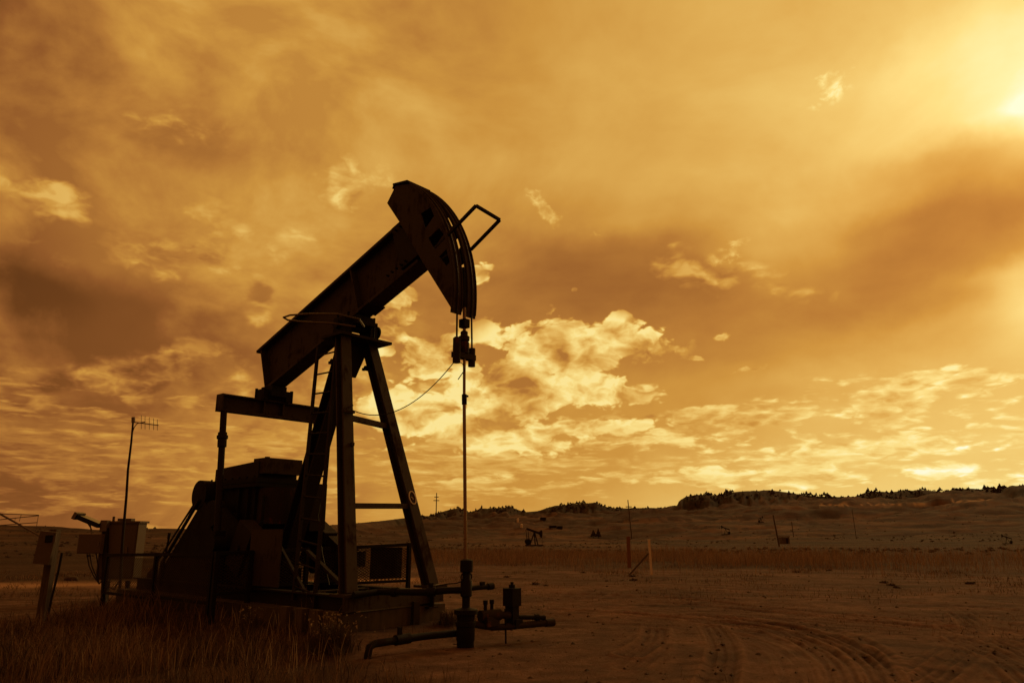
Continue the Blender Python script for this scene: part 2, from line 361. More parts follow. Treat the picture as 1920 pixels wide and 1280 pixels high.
def leaf_mat(name, c0, c1, trans=0.25):
    m, n, b = new_mat(name); oi = n.node('ShaderNodeAttribute'); oi.attribute_name = 'shade'
    n.put(b.inputs['Base Color'], n.mixc(oi.outputs['Fac'], c0 + (1,), c1 + (1,))); b.inputs['Roughness'].default_value = 0.85
    t = n.node('ShaderNodeBsdfTranslucent'); n.put(t.inputs['Color'], n.mixc(oi.outputs['Fac'], c0 + (1,), c1 + (1,)))
    mx = n.node('ShaderNodeMixShader'); mx.inputs[0].default_value = trans; n.put(mx.inputs[1], b.outputs[0]); n.put(mx.inputs[2], t.outputs[0])
    out_ = [x for x in m.node_tree.nodes if x.bl_idname == 'ShaderNodeOutputMaterial'][0]; n.put(out_.inputs['Surface'], mx.outputs[0]); return m
M['grass'] = leaf_mat('dry_grass', (0.038, 0.024, 0.014), (0.33, 0.19, 0.108), 0.3)
M['strip'] = leaf_mat('tall_dry_grass', (0.13, 0.070, 0.040), (0.36, 0.195, 0.105), 0.4)
M['brush'] = leaf_mat('sagebrush', (0.045, 0.030, 0.017), (0.12, 0.075, 0.040), 0.1)
M['conifer'] = leaf_mat('conifer_foliage', (0.030, 0.020, 0.011), (0.085, 0.052, 0.028), 0.05)
M['flower'] = leaf_mat('pale_seed_heads', (0.22, 0.14, 0.08), (0.42, 0.30, 0.19), 0.2)
M['bark'] = M['wood']

# ------------------------------------------------------------------ terrain
K_H = F_PX * math.cos(PITCH) + 360 * math.sin(PITCH)
def h2(ix, iy, seed):
    h = (ix.astype(np.int64) * 374761393 + iy.astype(np.int64) * 668265263 + seed * 974634777) & 0x7fffffff
    h = (h ^ (h >> 13)) * 1274126177 & 0x7fffffff; return ((h ^ (h >> 16)) & 0xffff) / 65535.0
def vnoise(x, y, seed=0):
    ix, iy = np.floor(x), np.floor(y); fx, fy = x - ix, y - iy; fx = fx * fx * (3 - 2 * fx); fy = fy * fy * (3 - 2 * fy)
    a, b_, c, d = h2(ix, iy, seed), h2(ix + 1, iy, seed), h2(ix, iy + 1, seed), h2(ix + 1, iy + 1, seed)
    return (a * (1 - fx) + b_ * fx) * (1 - fy) + (c * (1 - fx) + d * fx) * fy
def fbm(x, y, o=4, seed=0):
    t = 0; a = 0.5; n = 0
    for k in range(o): t = t + a * vnoise(x * 2 ** k + 17.3 * k, y * 2 ** k + 5.1 * k, seed + k); n += a; a *= 0.5
    return t / n
def sstep(a, b, x): t = np.clip((x - a) / (b - a), 0, 1); return t * t * (3 - 2 * t)

RS = np.log([40, 60, 100, 150, 220, 300, 450, 700, 1000])
CX = [-700, 0, 400, 620, 800, 1000, 1270, 1500, 1920, 2600]
YT = np.array([
 [1058, 1038.5, 1020, 1003, 990, 988, 988, 988, 988],
 [1058, 1038.5, 1021, 1006, 994, 992, 992, 992, 992],
 [1058, 1038.5, 1022, 1008, 997, 992, 990, 990, 990],
 [1058, 1038.5, 1023, 1014, 1005, 996, 990, 988, 986],
 [1058, 1038.5, 1025, 1019, 1015, 1010, 1000, 985, 976],
 [1058, 1038.5, 1026, 1023, 1022, 1021, 1008, 985, 971],
 [1058, 1038.5, 1026, 1021, 1018, 1015, 1000, 970, 956],
 [1058, 1038.5, 1025, 1018, 1012, 1006, 988, 958, 944],
 [1058, 1038.5, 1024, 1014, 1006, 998, 975, 944, 928],
 [1058, 1038.5, 1022, 1010, 998, 985, 960, 935, 920]])
CREST = np.array([(-700, 984), (0, 992), (60, 990), (200, 993), (300, 990), (360, 991), (480, 990), (560, 988), (680, 979), (720, 975), (760, 970), (785, 965), (800, 966), (815, 964), (830, 957), (850, 954),
 (866, 953), (872, 959), (888, 958), (900, 953), (925, 952), (945, 951), (955, 948), (965, 952), (985, 959), (1010, 957), (1025, 951), (1040, 947), (1060, 945), (1100, 943), (1125, 944), (1140, 949), (1152, 952), (1200, 951), (1262, 951),
 (1272, 948), (1277, 938), (1290, 929), (1310, 926), (1345, 927), (1375, 921), (1420, 918), (1450, 917), (1480, 921), (1530, 928), (1580, 930), (1610, 930), (1630, 922), (1645, 919), (1680, 921), (1720, 917), (1745, 917), (1785, 920),
 (1800, 915), (1830, 914), (1870, 916), (1885, 914), (1905, 911), (1940, 908), (2600, 880)], float)
RC = np.array([(-700, 230), (0, 240), (400, 260), (600, 320), (700, 480), (770, 800), (840, 1250), (1270, 1250), (1300, 1150), (1600, 1200), (1700, 1300), (1850, 1250), (1920, 1000), (2600, 900)], float)
def column(x, y):
    az = np.arctan2(x, y); a = np.clip(az, -1.0, 1.0); return 960 + K_H * np.tan(a)
def crest_at(px): return np.interp(px, CREST[:, 0], CREST[:, 1]), np.interp(px, RC[:, 0], RC[:, 1])
def up_ratio(px): return math.cos(PITCH) / np.sqrt(K_H ** 2 + (px - 960) ** 2) / math.cos(PITCH) ** 0
def terrain(x, y):
    x = np.asarray(x, float); y = np.asarray(y, float); r = np.hypot(x, y) + 1e-6; px = column(x, y); lr = np.log(np.clip(r, 40, 1000))
    # two-way table lookup
    ci = np.interp(px, CX, np.arange(len(CX))); ri = np.interp(lr, RS, np.arange(len(RS)))
    c0 = np.clip(ci.astype(int), 0, len(CX) - 2); r0 = np.clip(ri.astype(int), 0, len(RS) - 2); fc = ci - c0; fr = ri - r0; fc = fc * fc * (3 - 2 * fc)
    row = (YT[c0, r0] * (1 - fc) + YT[c0 + 1, r0] * fc) * (1 - fr) + (YT[c0, r0 + 1] * (1 - fc) + YT[c0 + 1, r0 + 1] * fc) * fr
    cy, rc = crest_at(px)
    gull = (fbm(px / 14.0, r / 160.0, 4, 31) - 0.5) * 0.10 * (px > 760)
    t = sstep(0.86, 0.995, r / rc + gull); t = np.where(r > rc, 1.0, t)
    row = row * (1 - t) + cy * t
    k = np.cos(PITCH) / np.sqrt(K_H ** 2 + (px - 960) ** 2)
    z = EYE + r * (HORIZON - row) * k
    zc = EYE + rc * (HORIZON - cy) * k
    z = np.where(r > rc, zc - (r - rc) * 0.12, z)
    z = np.where(r < 60, 0.0 * z, z * sstep(58, 75, r))
    far = sstep(70, 200, r) * (1 - sstep(0.9, 1.0, r / rc))
    z = z + far * r * 0.022 * (fbm(x / 60, y / 45, 4, 3) - 0.5) + far * r * 0.007 * (fbm(x / 14, y / 10, 3, 9) - 0.5)
    z = np.where(np.abs(np.arctan2(x, y)) > 1.2, np.minimum(z, 6), z)
    # near ground: gentle unevenness, and the low bank under the pumping unit
    near = 1 - sstep(40, 70, r)
    z = z + near * (0.10 * (fbm(x / 5, y / 5, 3, 21) - 0.5) + 0.05 * (fbm(x / 0.9, y / 0.9, 4, 22) - 0.5))
    s = (x - WELL[0]) * BK[0] + (y - WELL[1]) * BK[1]; u = (x - WELL[0]) * UU[0] + (y - WELL[1]) * UU[1]
    d = np.hypot(np.maximum(np.abs(s - 5.3) - 3.8, 0), np.maximum(np.abs(u) - 1.3, 0))
    return z + 0.17 * (1 - sstep(0.0, 1.1, d)) * near

# frame of the pumping unit: origin at the well; BK points back along the beam, UU across it
TH = math.radians(48.5)
UU = np.array([math.cos(TH), math.sin(TH), 0]); BK = np.array([-math.sin(TH), math.cos(TH), 0])
def ground_px(x, y, z=0.0): d = ray(x, y); return CAM + d * ((z - EYE) / d[2])
WELL = ground_px(872.5, 1215)

# tyre ruts on the pad, as ground polylines
def path_px(pts):
    P = np.array([ground_px(*p)[:2] for p in pts])
    t = np.linspace(0, len(P) - 1, (len(P) - 1) * 8 + 1); i = np.clip(t.astype(int), 0, len(P) - 2); f = (t - i)[:, None]
    p0, p1, p2, p3 = P[np.clip(i - 1, 0, None)], P[i], P[i + 1], P[np.clip(i + 2, None, len(P) - 1)]
    return 0.5 * (2 * p1 + (p2 - p0) * f + (2 * p0 - 5 * p1 + 4 * p2 - p3) * f ** 2 + (3 * p1 - p0 - 3 * p2 + p3) * f ** 3)
RUTS = [([(1040, 1142), (1180, 1150), (1300, 1160), (1400, 1170), (1470, 1187), (1530, 1215), (1570, 1250), (1590, 1300)], 0.75),
        ([(1300, 1152), (1420, 1164), (1510, 1182), (1590, 1212), (1640, 1250), (1670, 1300)], 0.9),
        ([(1335, 1172), (1352, 1200), (1358, 1230), (1350, 1262), (1335, 1310)], 0.7),
        ([(1040, 1112), (1250, 1120), (1450, 1138), (1600, 1152), (1750, 1166), (1960, 1190)], 0.6),
        ([(1030, 1120), (1250, 1129), (1450, 1146), (1600, 1162), (1800, 1184), (1980, 1218)], 0.6),
        ([(1800, 1150), (1826, 1172), (1832, 1195), (1815, 1222), (1780, 1252), (1720, 1290)], 0.7),
        ([(1780, 1176), (1860, 1200), (1920, 1225), (1990, 1262)], 0.9), ([(1800, 1200), (1880, 1235), (1960, 1290)], 0.8),
        ([(1230, 1180), (1225, 1200), (1205, 1215), (1180, 1230)], 0.6), ([(940, 1098), (1150, 1100), (1400, 1110), (1700, 1128), (2000, 1150)], 0.4),
        ([(1000, 1160), (1150, 1168), (1300, 1178), (1420, 1200), (1480, 1235), (1500, 1290)], 0.35), ([(960, 1085), (1300, 1090), (1650, 1105), (2000, 1122)], 0.3)]
def shifted(pts, dy): return [(px_, py_ + dy * ((py_ - 1040) / 140.0) ** 1.3) for px_, py_ in pts]
RUTS = RUTS + [(shifted(p, d), k * q) for p, k in RUTS for d, q in ((14, .55), (-13, .45), (27, .3))]
def rut_field(x, y):
    out = np.zeros_like(x); edge = np.zeros_like(x)
    for pts, k in RUTS:
        P = path_px(pts); best = np.full(x.shape, 9.0)
        lo, hi = P.min(0) - 1.2, P.max(0) + 1.2; sel = np.where((x > lo[0]) & (x < hi[0]) & (y > lo[1]) & (y < hi[1]))[0]
        if not len(sel): continue
        xs, ys = x[sel], y[sel]; bs = np.full(len(sel), 9.0)
        for a, b_ in zip(P[:-1], P[1:]):
            ab = b_ - a; t = np.clip(((xs - a[0]) * ab[0] + (ys - a[1]) * ab[1]) / (ab @ ab + 1e-9), 0, 1)
            bs = np.minimum(bs, np.hypot(xs - a[0] - t * ab[0], ys - a[1] - t * ab[1]))
        wob = (0.55 + 0.8 * fbm(xs / 1.5, ys / 1.5, 2, 40)) * (.62 + .38 * sstep(.36, .55, fbm(xs / .45, ys / .45, 3, 41)))
        tread = np.where(bs < 0.20, 0.55 + 0.45 * np.cos(bs / 0.20 * 9.4), 0) * k * wob
        berm = np.exp(-((bs - 0.25) / 0.05) ** 2) * k * wob
        out[sel] = np.maximum(out[sel], tread); edge[sel] = np.maximum(edge[sel], berm)
    return out, edge

def build_terrain():
    A = np.radians(np.concatenate([np.arange(-180, -44, 2.0), np.arange(-44, 44, 0.075), np.arange(44, 180, 2.0)]))
    R_ = np.concatenate([[0.4, 1, 2, 3, 4], np.exp(np.arange(math.log(5), math.log(40), 0.006)), np.exp(np.arange(math.log(40), math.log(1500), 0.012)), [1700, 2100, 2800, 4000, 7000]])
    a, r = np.meshgrid(A, R_); x = (r * np.sin(a)).ravel(); y = (r * np.cos(a)).ravel()
    z = terrain(x, y); nearm = (np.hypot(x, y) < 45)
    rut = np.zeros_like(x); edge = np.zeros_like(x); rut[nearm], edge[nearm] = rut_field(x[nearm], y[nearm])
    z = z - 0.055 * rut + 0.045 * edge
    nA, nR = len(A), len(R_); V = np.c_[x, y, z]
    i = np.arange(nR - 1)[:, None] * nA; j = np.arange(nA)[None, :]; k = (j + 1) % nA
    Q = np.stack([i + j, i + k, i + nA + k, i + nA + j], -1).reshape(-1, 4)[:, ::-1]
    V = np.vstack([V, [[0, 0, float(terrain(0.0, 0.1))]]]); c = len(V) - 1
    T = np.stack([np.full(nA, c), np.arange(nA), (np.arange(nA) + 1) % nA], -1)[:, ::-1]
    me = fast_mesh('ground', V, T, Q, True)
    rr = np.hypot(x, y); px = column(x, y); cy, rc = crest_at(px)
    k_ = np.cos(PITCH) / np.sqrt(K_H ** 2 + (px - 960) ** 2); row = HORIZON - (z - EYE) / (rr * k_ + 1e-9)
    # where the pad, the road, the grass and the wooded bluffs are
    wob = (fbm(x / 4, y / 4, 3, 50) - .5)
    pad = (1 - sstep(36, 41, rr + wob * 8)) 
    meadow = grass_area(x, y, wob)
    pad = pad * (1 - meadow) * (1 - sstep(-4, -7, x) * sstep(27.0, 28.5, rr + 0 * px))
    road = np.exp(-((rr - (27.5 + 0.02 * (px - 0))) / 1.9) ** 2 * 0 - ((y - (24.6 + 0.20 * (x + 18) + wob * 1.2)) / 1.55) ** 2) * (x < -3)
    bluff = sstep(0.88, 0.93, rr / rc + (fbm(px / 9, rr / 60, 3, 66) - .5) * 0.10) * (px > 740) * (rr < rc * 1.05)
    fold_shade = 1 - sstep(.38, .50, fbm(x / 60, y / 75, 5, 86))  # noise hollows darkened by colour, painted shade for the terrain folds
    pale = .45 * sstep(0.52, 0.62, fbm(px / 110 + row * 0.01, row / 3.4, 3, 71)) * sstep(70, 160, rr) * (1 - bluff)
    darkp = np.maximum(sstep(0.50, 0.64, fbm(px / 130, row / 6.5, 3, 83)) * sstep(70, 160, rr), .9 * sstep(-4, -8, x) * sstep(27.5, 29, rr) * (1 - sstep(120, 260, rr)) * (.35 + .65 * fbm(x / 9, y / 6, 4, 84)))
    darkp = np.clip(.55 * darkp + .9 * fold_shade * sstep(60, 120, rr) + .35 * sstep(1350, 1900, px) * sstep(60, 150, rr) * (row > 950), 0, 1)  # dark scrub patches together with the painted shade of the folds
    lane = np.exp(-((row - np.interp(px, [1500, 1580, 1700, 1830, 1880], [947, 945, 944.5, 938, 934])) / 1.0) ** 2) * ((px > 1540) & (px < 1880)) * (rr > 500) * (rr < rc)
    Cn = ground_px(1330, 1420)[:2]; rho = np.hypot(x - Cn[0], (y - Cn[1]) * 1.0); th_ = np.arctan2(y - Cn[1], x - Cn[0])
    streak = sstep(.47, .62, fbm(rho / .16 + 40, th_ * 2.2, 4, 101)) * (.3 + .7 * sstep(.42, .6, fbm(x / 3, y / 3, 3, 102))) + .8 * sstep(.56, .70, fbm(x / 3.2, y / .55, 4, 103)) * sstep(12, 20, rr)
    streak = np.clip(streak, 0, 1) * (rr < 60)
    z_streak = streak
    for n_, v in (('berm', np.clip(edge, 0, 1)), ('streak', streak), ('pad', pad), ('road', road), ('bluff', bluff), ('pale', pale), ('scrub', darkp), ('rut', rut), ('lane', lane)): attr(me, n_, np.append(v, 0))  # scrub holds brush tone plus fold shading put in as colour
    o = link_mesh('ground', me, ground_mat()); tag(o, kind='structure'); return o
GRASS_EDGE = np.array([ground_px(*p)[:2] for p in [(-700, 1165), (-200, 1150), (0, 1136), (120, 1122), (200, 1128), (330, 1130)]])
def grass_area(x, y, wob):
    """1 in the rough grass left of and around the pumping unit"""
    s = (x - WELL[0]) * BK[0] + (y - WELL[1]) * BK[1]; u = (x - WELL[0]) * UU[0] + (y - WELL[1]) * UU[1]
    ut = np.interp(s, [-3, .3, 1.2, 1.7], [-2.9, -2.05, -1.3, -1.0])
    f = 1 - sstep(-0.35, 0.35, u - ut + wob * 1.3)        # near side of the well line
    back = 1 - sstep(-1, 1, s - 9.5 - wob * 3)
    unit = (1 - sstep(1.6, 2.6, np.abs(u) + wob)) * sstep(0.6, 1.6, s + wob) * (1 - sstep(9, 10.5, s))
    return np.maximum(f * back, unit)

def ground_mat():
    m, n, b = new_mat('dirt_and_dry_grass'); P = n.node('ShaderNodeNewGeometry').outputs['Position']
    def A(name):
        k = n.node('ShaderNodeAttribute'); k.attribute_name = name; return k.outputs['Fac']
    g1 = n.noise(P, 0.35, 5, 0.6, 0.4); g2 = n.noise(P, 2.6, 6, 0.65, 0.3); g3 = n.noise(P, 22, 5, 0.7); g4 = n.noise(P, 90, 3, 0.6)
    mixn = n.add(n.add(n.mul(g1, 0.42), n.mul(g2, 0.36)), n.mul(g3, 0.22))
    dirt = n.ramp(mixn, [(0.38, (0.066, 0.034, 0.024, 1)), (0.50, (0.165, 0.088, 0.060, 1)), (0.62, (0.300, 0.168, 0.115, 1))])
    dirt = n.mixc(n.mul(A('rut'), 0.80), dirt, (0.060, 0.030, 0.018, 1))
    dirt = n.mixc(n.mul(A('berm'), 0.5), dirt, (0.36, 0.19, 0.11, 1))
    dirt = n.mixc(n.mul(A('streak'), 0.62), dirt, (0.060, 0.030, 0.018, 1))
    far1 = n.noise(n.vm('MULTIPLY', P, (0.05, 0.09, 0.05)), 1.0, 8, 0.68, 0.5)
    field = n.ramp(n.add(n.mul(far1, 0.6), n.mul(g2, 0.4)), [(0.37, (0.028, 0.015, 0.010, 1)), (0.5, (0.074, 0.038, 0.024, 1)), (0.65, (0.170, 0.088, 0.056, 1))])
    field = n.mixc(n.mul(A('pale'), 0.65), field, (0.34, 0.18, 0.09, 1))
    field = n.mixc(n.mul(A('scrub'), 0.60), field, (0.040, 0.021, 0.012, 1))  # darkens for brush and also paints in the shade of hill folds
    field = n.mixc(A('lane'), field, (0.50, 0.32, 0.17, 1))
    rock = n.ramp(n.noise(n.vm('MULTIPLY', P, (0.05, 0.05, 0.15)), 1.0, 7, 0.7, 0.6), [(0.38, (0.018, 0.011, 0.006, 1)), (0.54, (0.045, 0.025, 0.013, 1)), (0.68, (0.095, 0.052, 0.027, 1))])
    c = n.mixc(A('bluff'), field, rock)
    c = n.mixc(A('pad'), c, dirt)
    c = n.mixc(n.mul(A('road'), 0.85), c, (0.56, 0.33, 0.19, 1))
    n.put(b.inputs['Base Color'], c); b.inputs['Roughness'].default_value = 0.95
    b.inputs['Specular IOR Level'].default_value = 0.15
    bump(n, b, n.add(n.mul(g3, 1.0), n.mul(g4, 0.35)), 0.05, 0.9); return m
build_terrain()
def gz(x, y): return float(terrain(np.array([x]), np.array([y]))[0])

# ------------------------------------------------------------------ the pumping unit
ROT = TH - math.pi / 2
PJ_LABEL = 'big dark steel oil pumpjack with raised horse head standing in the foreground'
pj = thing('pumpjack', PJ_LABEL, 'pumpjack', (WELL[0], WELL[1], 0), ROT)
def L(s, u, z): return np.array([-s, u, z])                       # s back from the well, u across, z up
def on_u(x, y, u):                                                # where a photo ray meets the vertical plane u
    d = ray(x, y); t = ((WELL - CAM) @ UU + u) / (d @ UU); P = CAM + t * d - WELL; return P @ BK, P[2]
BP, BD = M['paint'], M['paint_dark']

# walking beam: tail (6.10, 4.91) to head (1.25, 6.62)
bt, bh = L(6.10, 0, 4.91), L(1.30, 0, 6.62)
beam = obj('walking_beam', MB().ibeam(bt, bh, 0.34, 1.02, 0.055, 0.05), BP, pj)
bax = (bh - bt) / np.linalg.norm(bh - bt); bup = np.array([-bax[2], 0, bax[0]]); bup = bup if bup[2] > 0 else -bup
for t in (0.03, 0.66):
    c = bt + (bh - bt) * t
    for sd in (-1, 1): obj('stiffener', MB().box(c + np.array([0, sd * 0.0925, 0]), (0.035, 0.135, 0.905), (bax, (0, 1, 0), bup)), BP, beam)
for t in (.60, .70): obj('reinforcing_plate', MB().box(bt + (bh - bt) * t - bup * .52, (.30, .40, .025), (bax, (0, 1, 0), bup)), BD, beam)
for k in range(10):
    p = bt + (bh - bt) * (.86 + .012 * k)
    obj('bolt', MB().cyl(p + bup * (.36 if k % 2 else -.36) + np.array([0, -.20, 0]), p + bup * (.36 if k % 2 else -.36) + np.array([0, -.255, 0]), .02, n=6), M['grime'], beam)
obj('lifting_lug', MB().box(bt + (bh - bt) * 0.665 + bup * 0.57, (0.16, 0.09, 0.12), (bax, (0, 1, 0), bup)).cyl(bt + (bh - bt) * 0.70 + bup * 0.52 + np.array([0, -.1, 0]), bt + (bh - bt) * 0.70 + bup * 0.52 + np.array([0, .1, 0]), 0.03), BD, beam)

# horse head: two side plates with windows, curved track plates in front
head = obj('horse_head', MB().box(L(1.40, 0, 6.62), (0.62, 0.40, 0.90), (bax, (0, 1, 0), bup)), BD, pj)
PC, PRAD = (2.93, 5.36), 2.80
def arc(r, a): return (PC[0] - r * math.cos(a), PC[1] + r * math.sin(a))
A0, A1 = math.radians(-6), math.radians(55)
front = [arc(PRAD - 0.02, A0 + (A1 - A0) * k / 24) for k in range(25)]
outer = front + [(1.71, 7.74), (1.94, 7.46), (1.55, 6.96), (0.94, 6.10)]
win = [[tuple(on_u(*p, -.235)) for p in w] for w in (((790, 401), (808, 389), (815, 405), (798, 430)), ((804, 447), (824, 428), (833, 440), (814, 466)), ((824, 482), (838, 467), (844, 492), (838, 499)))]
for sd in (-1, 1):
    obj('side_plate', MB().plate([outer] + win, 0.025, lambda p, q, t, sd=sd: L(p, sd * 0.235 + t, q)), BP, head)
    tr = MB(); lo, hi = sorted((sd * 0.05, sd * 0.27))
    for k in range(28):
        a = math.radians(-7) + math.radians(61) * k / 28; b_ = math.radians(-7) + math.radians(61) * (k + 1) / 28
        p, q = arc(PRAD, a), arc(PRAD, b_); p2, q2 = arc(PRAD - 0.03, a), arc(PRAD - 0.03, b_)
        o = tr.addv([L(*[w[0], uu, w[1]]) for w in (p, q, q2, p2) for uu in (lo, hi)])
        tr.f += [(o, o + 1, o + 3, o + 2), (o + 6, o + 4, o + 5, o + 7)[::1], (o, o + 2, o + 4, o + 6), (o + 1, o + 7, o + 5, o + 3)]
        if k in (0, 27): tr.f.append((o, o + 6, o + 7, o + 1) if k == 0 else (o + 2, o + 3, o + 5, o + 4))
    trk = obj('track_plate', tr, BP, head)
    rim = MB().tube([L(*[arc(PRAD + 0.012, A0 + (A1 - A0) * k / 30)[0], sd * 0.165, arc(PRAD + 0.012, A0 + (A1 - A0) * k / 30)[1]]) for k in range(31)], 0.016, 6)
    obj('wire_rope', rim.tube([L(arc(PRAD + .012, A0)[0], sd * .165, arc(PRAD + .012, A0)[1] + .02), L(0.115, sd * .175, 4.25)], 0.016, 6), M['wire'], head)
    for e, dv in ((lo, .012), (hi, -.012)):
        obj('track_lip', MB().tube([L(arc(PRAD + .01, A0 + (A1 - A0) * k / 24)[0], e + dv, arc(PRAD + .01, A0 + (A1 - A0) * k / 24)[1]) for k in range(25)], 0.013, 5), BP, trk)
for a, ri in ((2, 2.62), (15, 2.3), (29, 2.25), (42, 2.25), (52, 2.25)):
    p, q = arc(PRAD - 0.05, math.radians(a)), arc(ri, math.radians(a)); obj('cross_rib', MB().bar(L(p[0], 0, p[1]), L(q[0], 0, q[1]), 0.44, 0.03), BD, head)
obj('top_plate', MB().bar(L(1.36, 0, 7.705), L(1.76, 0, 7.765), 0.56, 0.03), BD, head)
lp = MB().bar(L(1.77, 0.0, 7.76), L(1.80, 0, 7.70), 0.5, 0.025); obj('latch', lp, BD, head)
gp = [L(0.22, -.235, 6.44), L(-0.33, -.235, 6.72), L(-0.42, .235, 6.60), L(0.24, .235, 6.25)]
gm = MB()
for a, b_ in zip(gp[:-1], gp[1:]): gm.bar(a, b_, 0.045, 0.045, (0, 0, 1) if abs(b_[1] - a[1]) > .1 else (0, 1, 0))
gm.bar(L(0.22, -.235, 6.44), L(0.62, -.235, 6.24), 0.04, 0.04); obj('rope_guard', gm, BD, head)
# saddle bearing and tail bearing
bear = MB().cyl(L(3.02, -.46, 5.33), L(3.02, .46, 5.33), 0.085, n=18).box(L(3.02, 0, 5.42), (0.62, 0.42, 0.16)).box(L(3.02, -.3, 5.30), (0.34, 0.16, 0.34)).box(L(3.02, .3, 5.30), (0.34, 0.16, 0.34)).cyl(L(3.02, .46, 5.33), L(3.02, .50, 5.33), 0.13, n=18)
sb = obj('saddle_bearing', bear, M['grime'], pj)
for s_ in (2.86, 3.18):
    for u_ in (-.3, .3): obj('bolt', MB().cyl(L(s_, u_, 5.12), L(s_, u_, 5.56), 0.022, n=8), M['grime'], sb)
obj('saddle_plate', MB().box(L(3.02, 0.05, 5.10), (0.62, 1.16, 0.05)), BD, pj)
tb = MB().box(L(5.72, 0, 4.44), (0.42, 0.34, 0.22)).cyl(L(5.72, -.24, 4.36), L(5.72, .24, 4.36), 0.13, n=18).box(L(5.72, -.26, 4.36), (0.30, 0.10, 0.22)).box(L(5.72, .26, 4.36), (0.30, 0.10, 0.22)).cyl(L(5.72, .42, 4.24), L(5.72, .42, 4.52), 0.035, n=10).cyl(L(5.88, -.30, 4.24), L(5.88, -.30, 4.50), 0.03, n=10)
obj('tail_bearing', tb, M['grime'], pj)
# equalizer and pitman arms
eq = obj('equalizer', MB().box(L(5.75, 0, 4.242), (0.24, 2.24, 0.03)).box(L(5.75, 0, 3.938), (0.24, 2.24, 0.03)).box(L(5.75, 0, 4.09), (0.04, 2.24, 0.27)), BP, pj)
for sd in (-1, 1):
    obj('end_plate', MB().box(L(5.75, sd * 1.135, 4.09), (0.25, 0.03, 0.335)), BP, eq)
    obj('gusset', MB().box(L(5.69, sd * .22, 4.09), (0.07, 0.03, 0.27)), BP, eq)
    pm = MB().cyl(L(5.70, sd * 1.06, 3.93), L(5.50, sd * 1.06, 1.5), 0.062, n=14)
    pa = obj('pitman_arm', pm, BD, pj)
    obj('collar', MB().cyl(L(5.668, sd * 1.06, 3.50), L(5.64, sd * 1.06, 3.22), 0.085, n=14).cyl(L(5.66, sd * 1.06, 3.44), L(5.655, sd * 1.06, 3.38), 0.105, n=14), BD, pa)
    obj('wrist_pin_bearing', MB().cyl(L(5.48, sd * .93, 1.42), L(5.48, sd * 1.19, 1.42), 0.17, n=18).box(L(5.48, sd * 1.06, 1.50), (0.2, 0.2, 0.3)), M['grime'], pa)
    ca, cb = L(6.30, sd * .78, 2.05), L(4.10, sd * .78, 0.92); cd = (cb - ca) / np.linalg.norm(cb - ca)
    cr = obj('crank_arm', MB().bar(ca, cb, 0.16, 0.42).cyl(L(6.15, sd * .68, 1.97), L(6.15, sd * .90, 1.97), 0.26, n=20), M['grime'], pj)
    for t, w in ((0.62, 1.0), (0.86, 0.8)):
        cc = ca + (cb - ca) * t
        obj('counterweight', MB().bar(cc - cd * 0.26 * w, cc + cd * 0.26 * w, 0.30, 0.86).cyl(cc + np.array([0, sd * .15, 0]), cc + np.array([0, sd * .19, 0]), 0.06, n=10), BD, cr)

# samson post: two front legs, one rear leg, braces, ladder
FL, FR, TL, TR = L(1.62, -.90, .70), L(1.84, 0.98, .73), L(2.90, -.36, 5.08), L(3.06, .36, 5.08)
def leg(a, b_, w=0.20, h=0.21): return MB().ibeam(a, b_, w, h, 0.03, 0.028)
lf = obj('leg', leg(FL, TL), BP, pj); rf = obj('leg', leg(FR, TR), BP, pj)
obj('leg', MB().ibeam(L(4.98, 0, .66), L(3.22, 0, 5.08), 0.29, 0.30, 0.035, 0.035), BD, pj)
obj('foot_plate', MB().box(FL + np.array([0, 0, 0.0]), (0.42, 0.40, 0.04)), BP, lf); obj('foot_plate', MB().box(FR, (0.42, 0.40, 0.04)), BP, rf)
for z in (3.55, 2.04):
    t = (z - .71) / (5.08 - .71); a, b_ = FL + (TL - FL) * t, FR + (TR - FR) * t; b_ = b_ + np.array([0, 0, (-0.06 if z > 3 else 0.02)]); d = (b_ - a)
    obj('brace', MB().bar(a + d * .08, b_ - d * .06, 0.10, 0.09, (1, 0, 0)), BP, pj)
mk = MB(); rdir = (TR - FR) / np.linalg.norm(TR - FR); mc = FR + (TR - FR) * 0.335; fn = np.cross(rdir, (0, 1, 0)); fn = fn if fn[0] > 0 else -fn
side = np.cross(rdir, fn)
ring = [mc + fn * 0.112 + rdir * 0.115 * math.sin(g) + side * 0.075 * math.cos(g) for g in np.linspace(0, 2 * math.pi, 29)]
obj('painted_ring', mk.tube(ring, 0.011, 6).tube([mc + fn * .112 + rdir * .02 - side * .02, mc + fn * .112 - rdir * .03 + side * .01], 0.008, 5), M['white'], rf)
gus = MB().plate([[(-.42, 5.08), (.42, 5.08), (.14, 4.42), (-.14, 4.42)]], 0.03, lambda p, q, t: L(3.14 + t, p, q)); obj('gusset', gus, BD, pj)
for u_ in (-.42, .34): obj('bolt_cluster', MB().cyl(L(3.05, u_ - .06, 4.62), L(3.05, u_ + .06, 4.62), 0.05, n=8).box(L(3.0, u_, 4.70), (0.05, 0.05, 0.16)).box(L(3.1, u_, 4.62), (0.18, 0.05, 0.05)), M['grime'], pj)
obj('wire_bracket', MB().box(FL + (TL - FL) * 0.665 + np.array([.15, -.02, 0]), (0.05, 0.22, 0.04)).bar(FL + (TL - FL) * 0.665 + np.array([.15, -.13, 0]), FL + (TL - FL) * 0.69 + np.array([.15, .06, 0.02]), .03, .03, (1, 0, 0)), BP, lf)
rl0, rl1, rr0, rr1 = L(3.58, -.42, 4.98), L(3.15, -.86, .55), L(2.99, -.42, 4.98), L(2.55, -.86, .45)
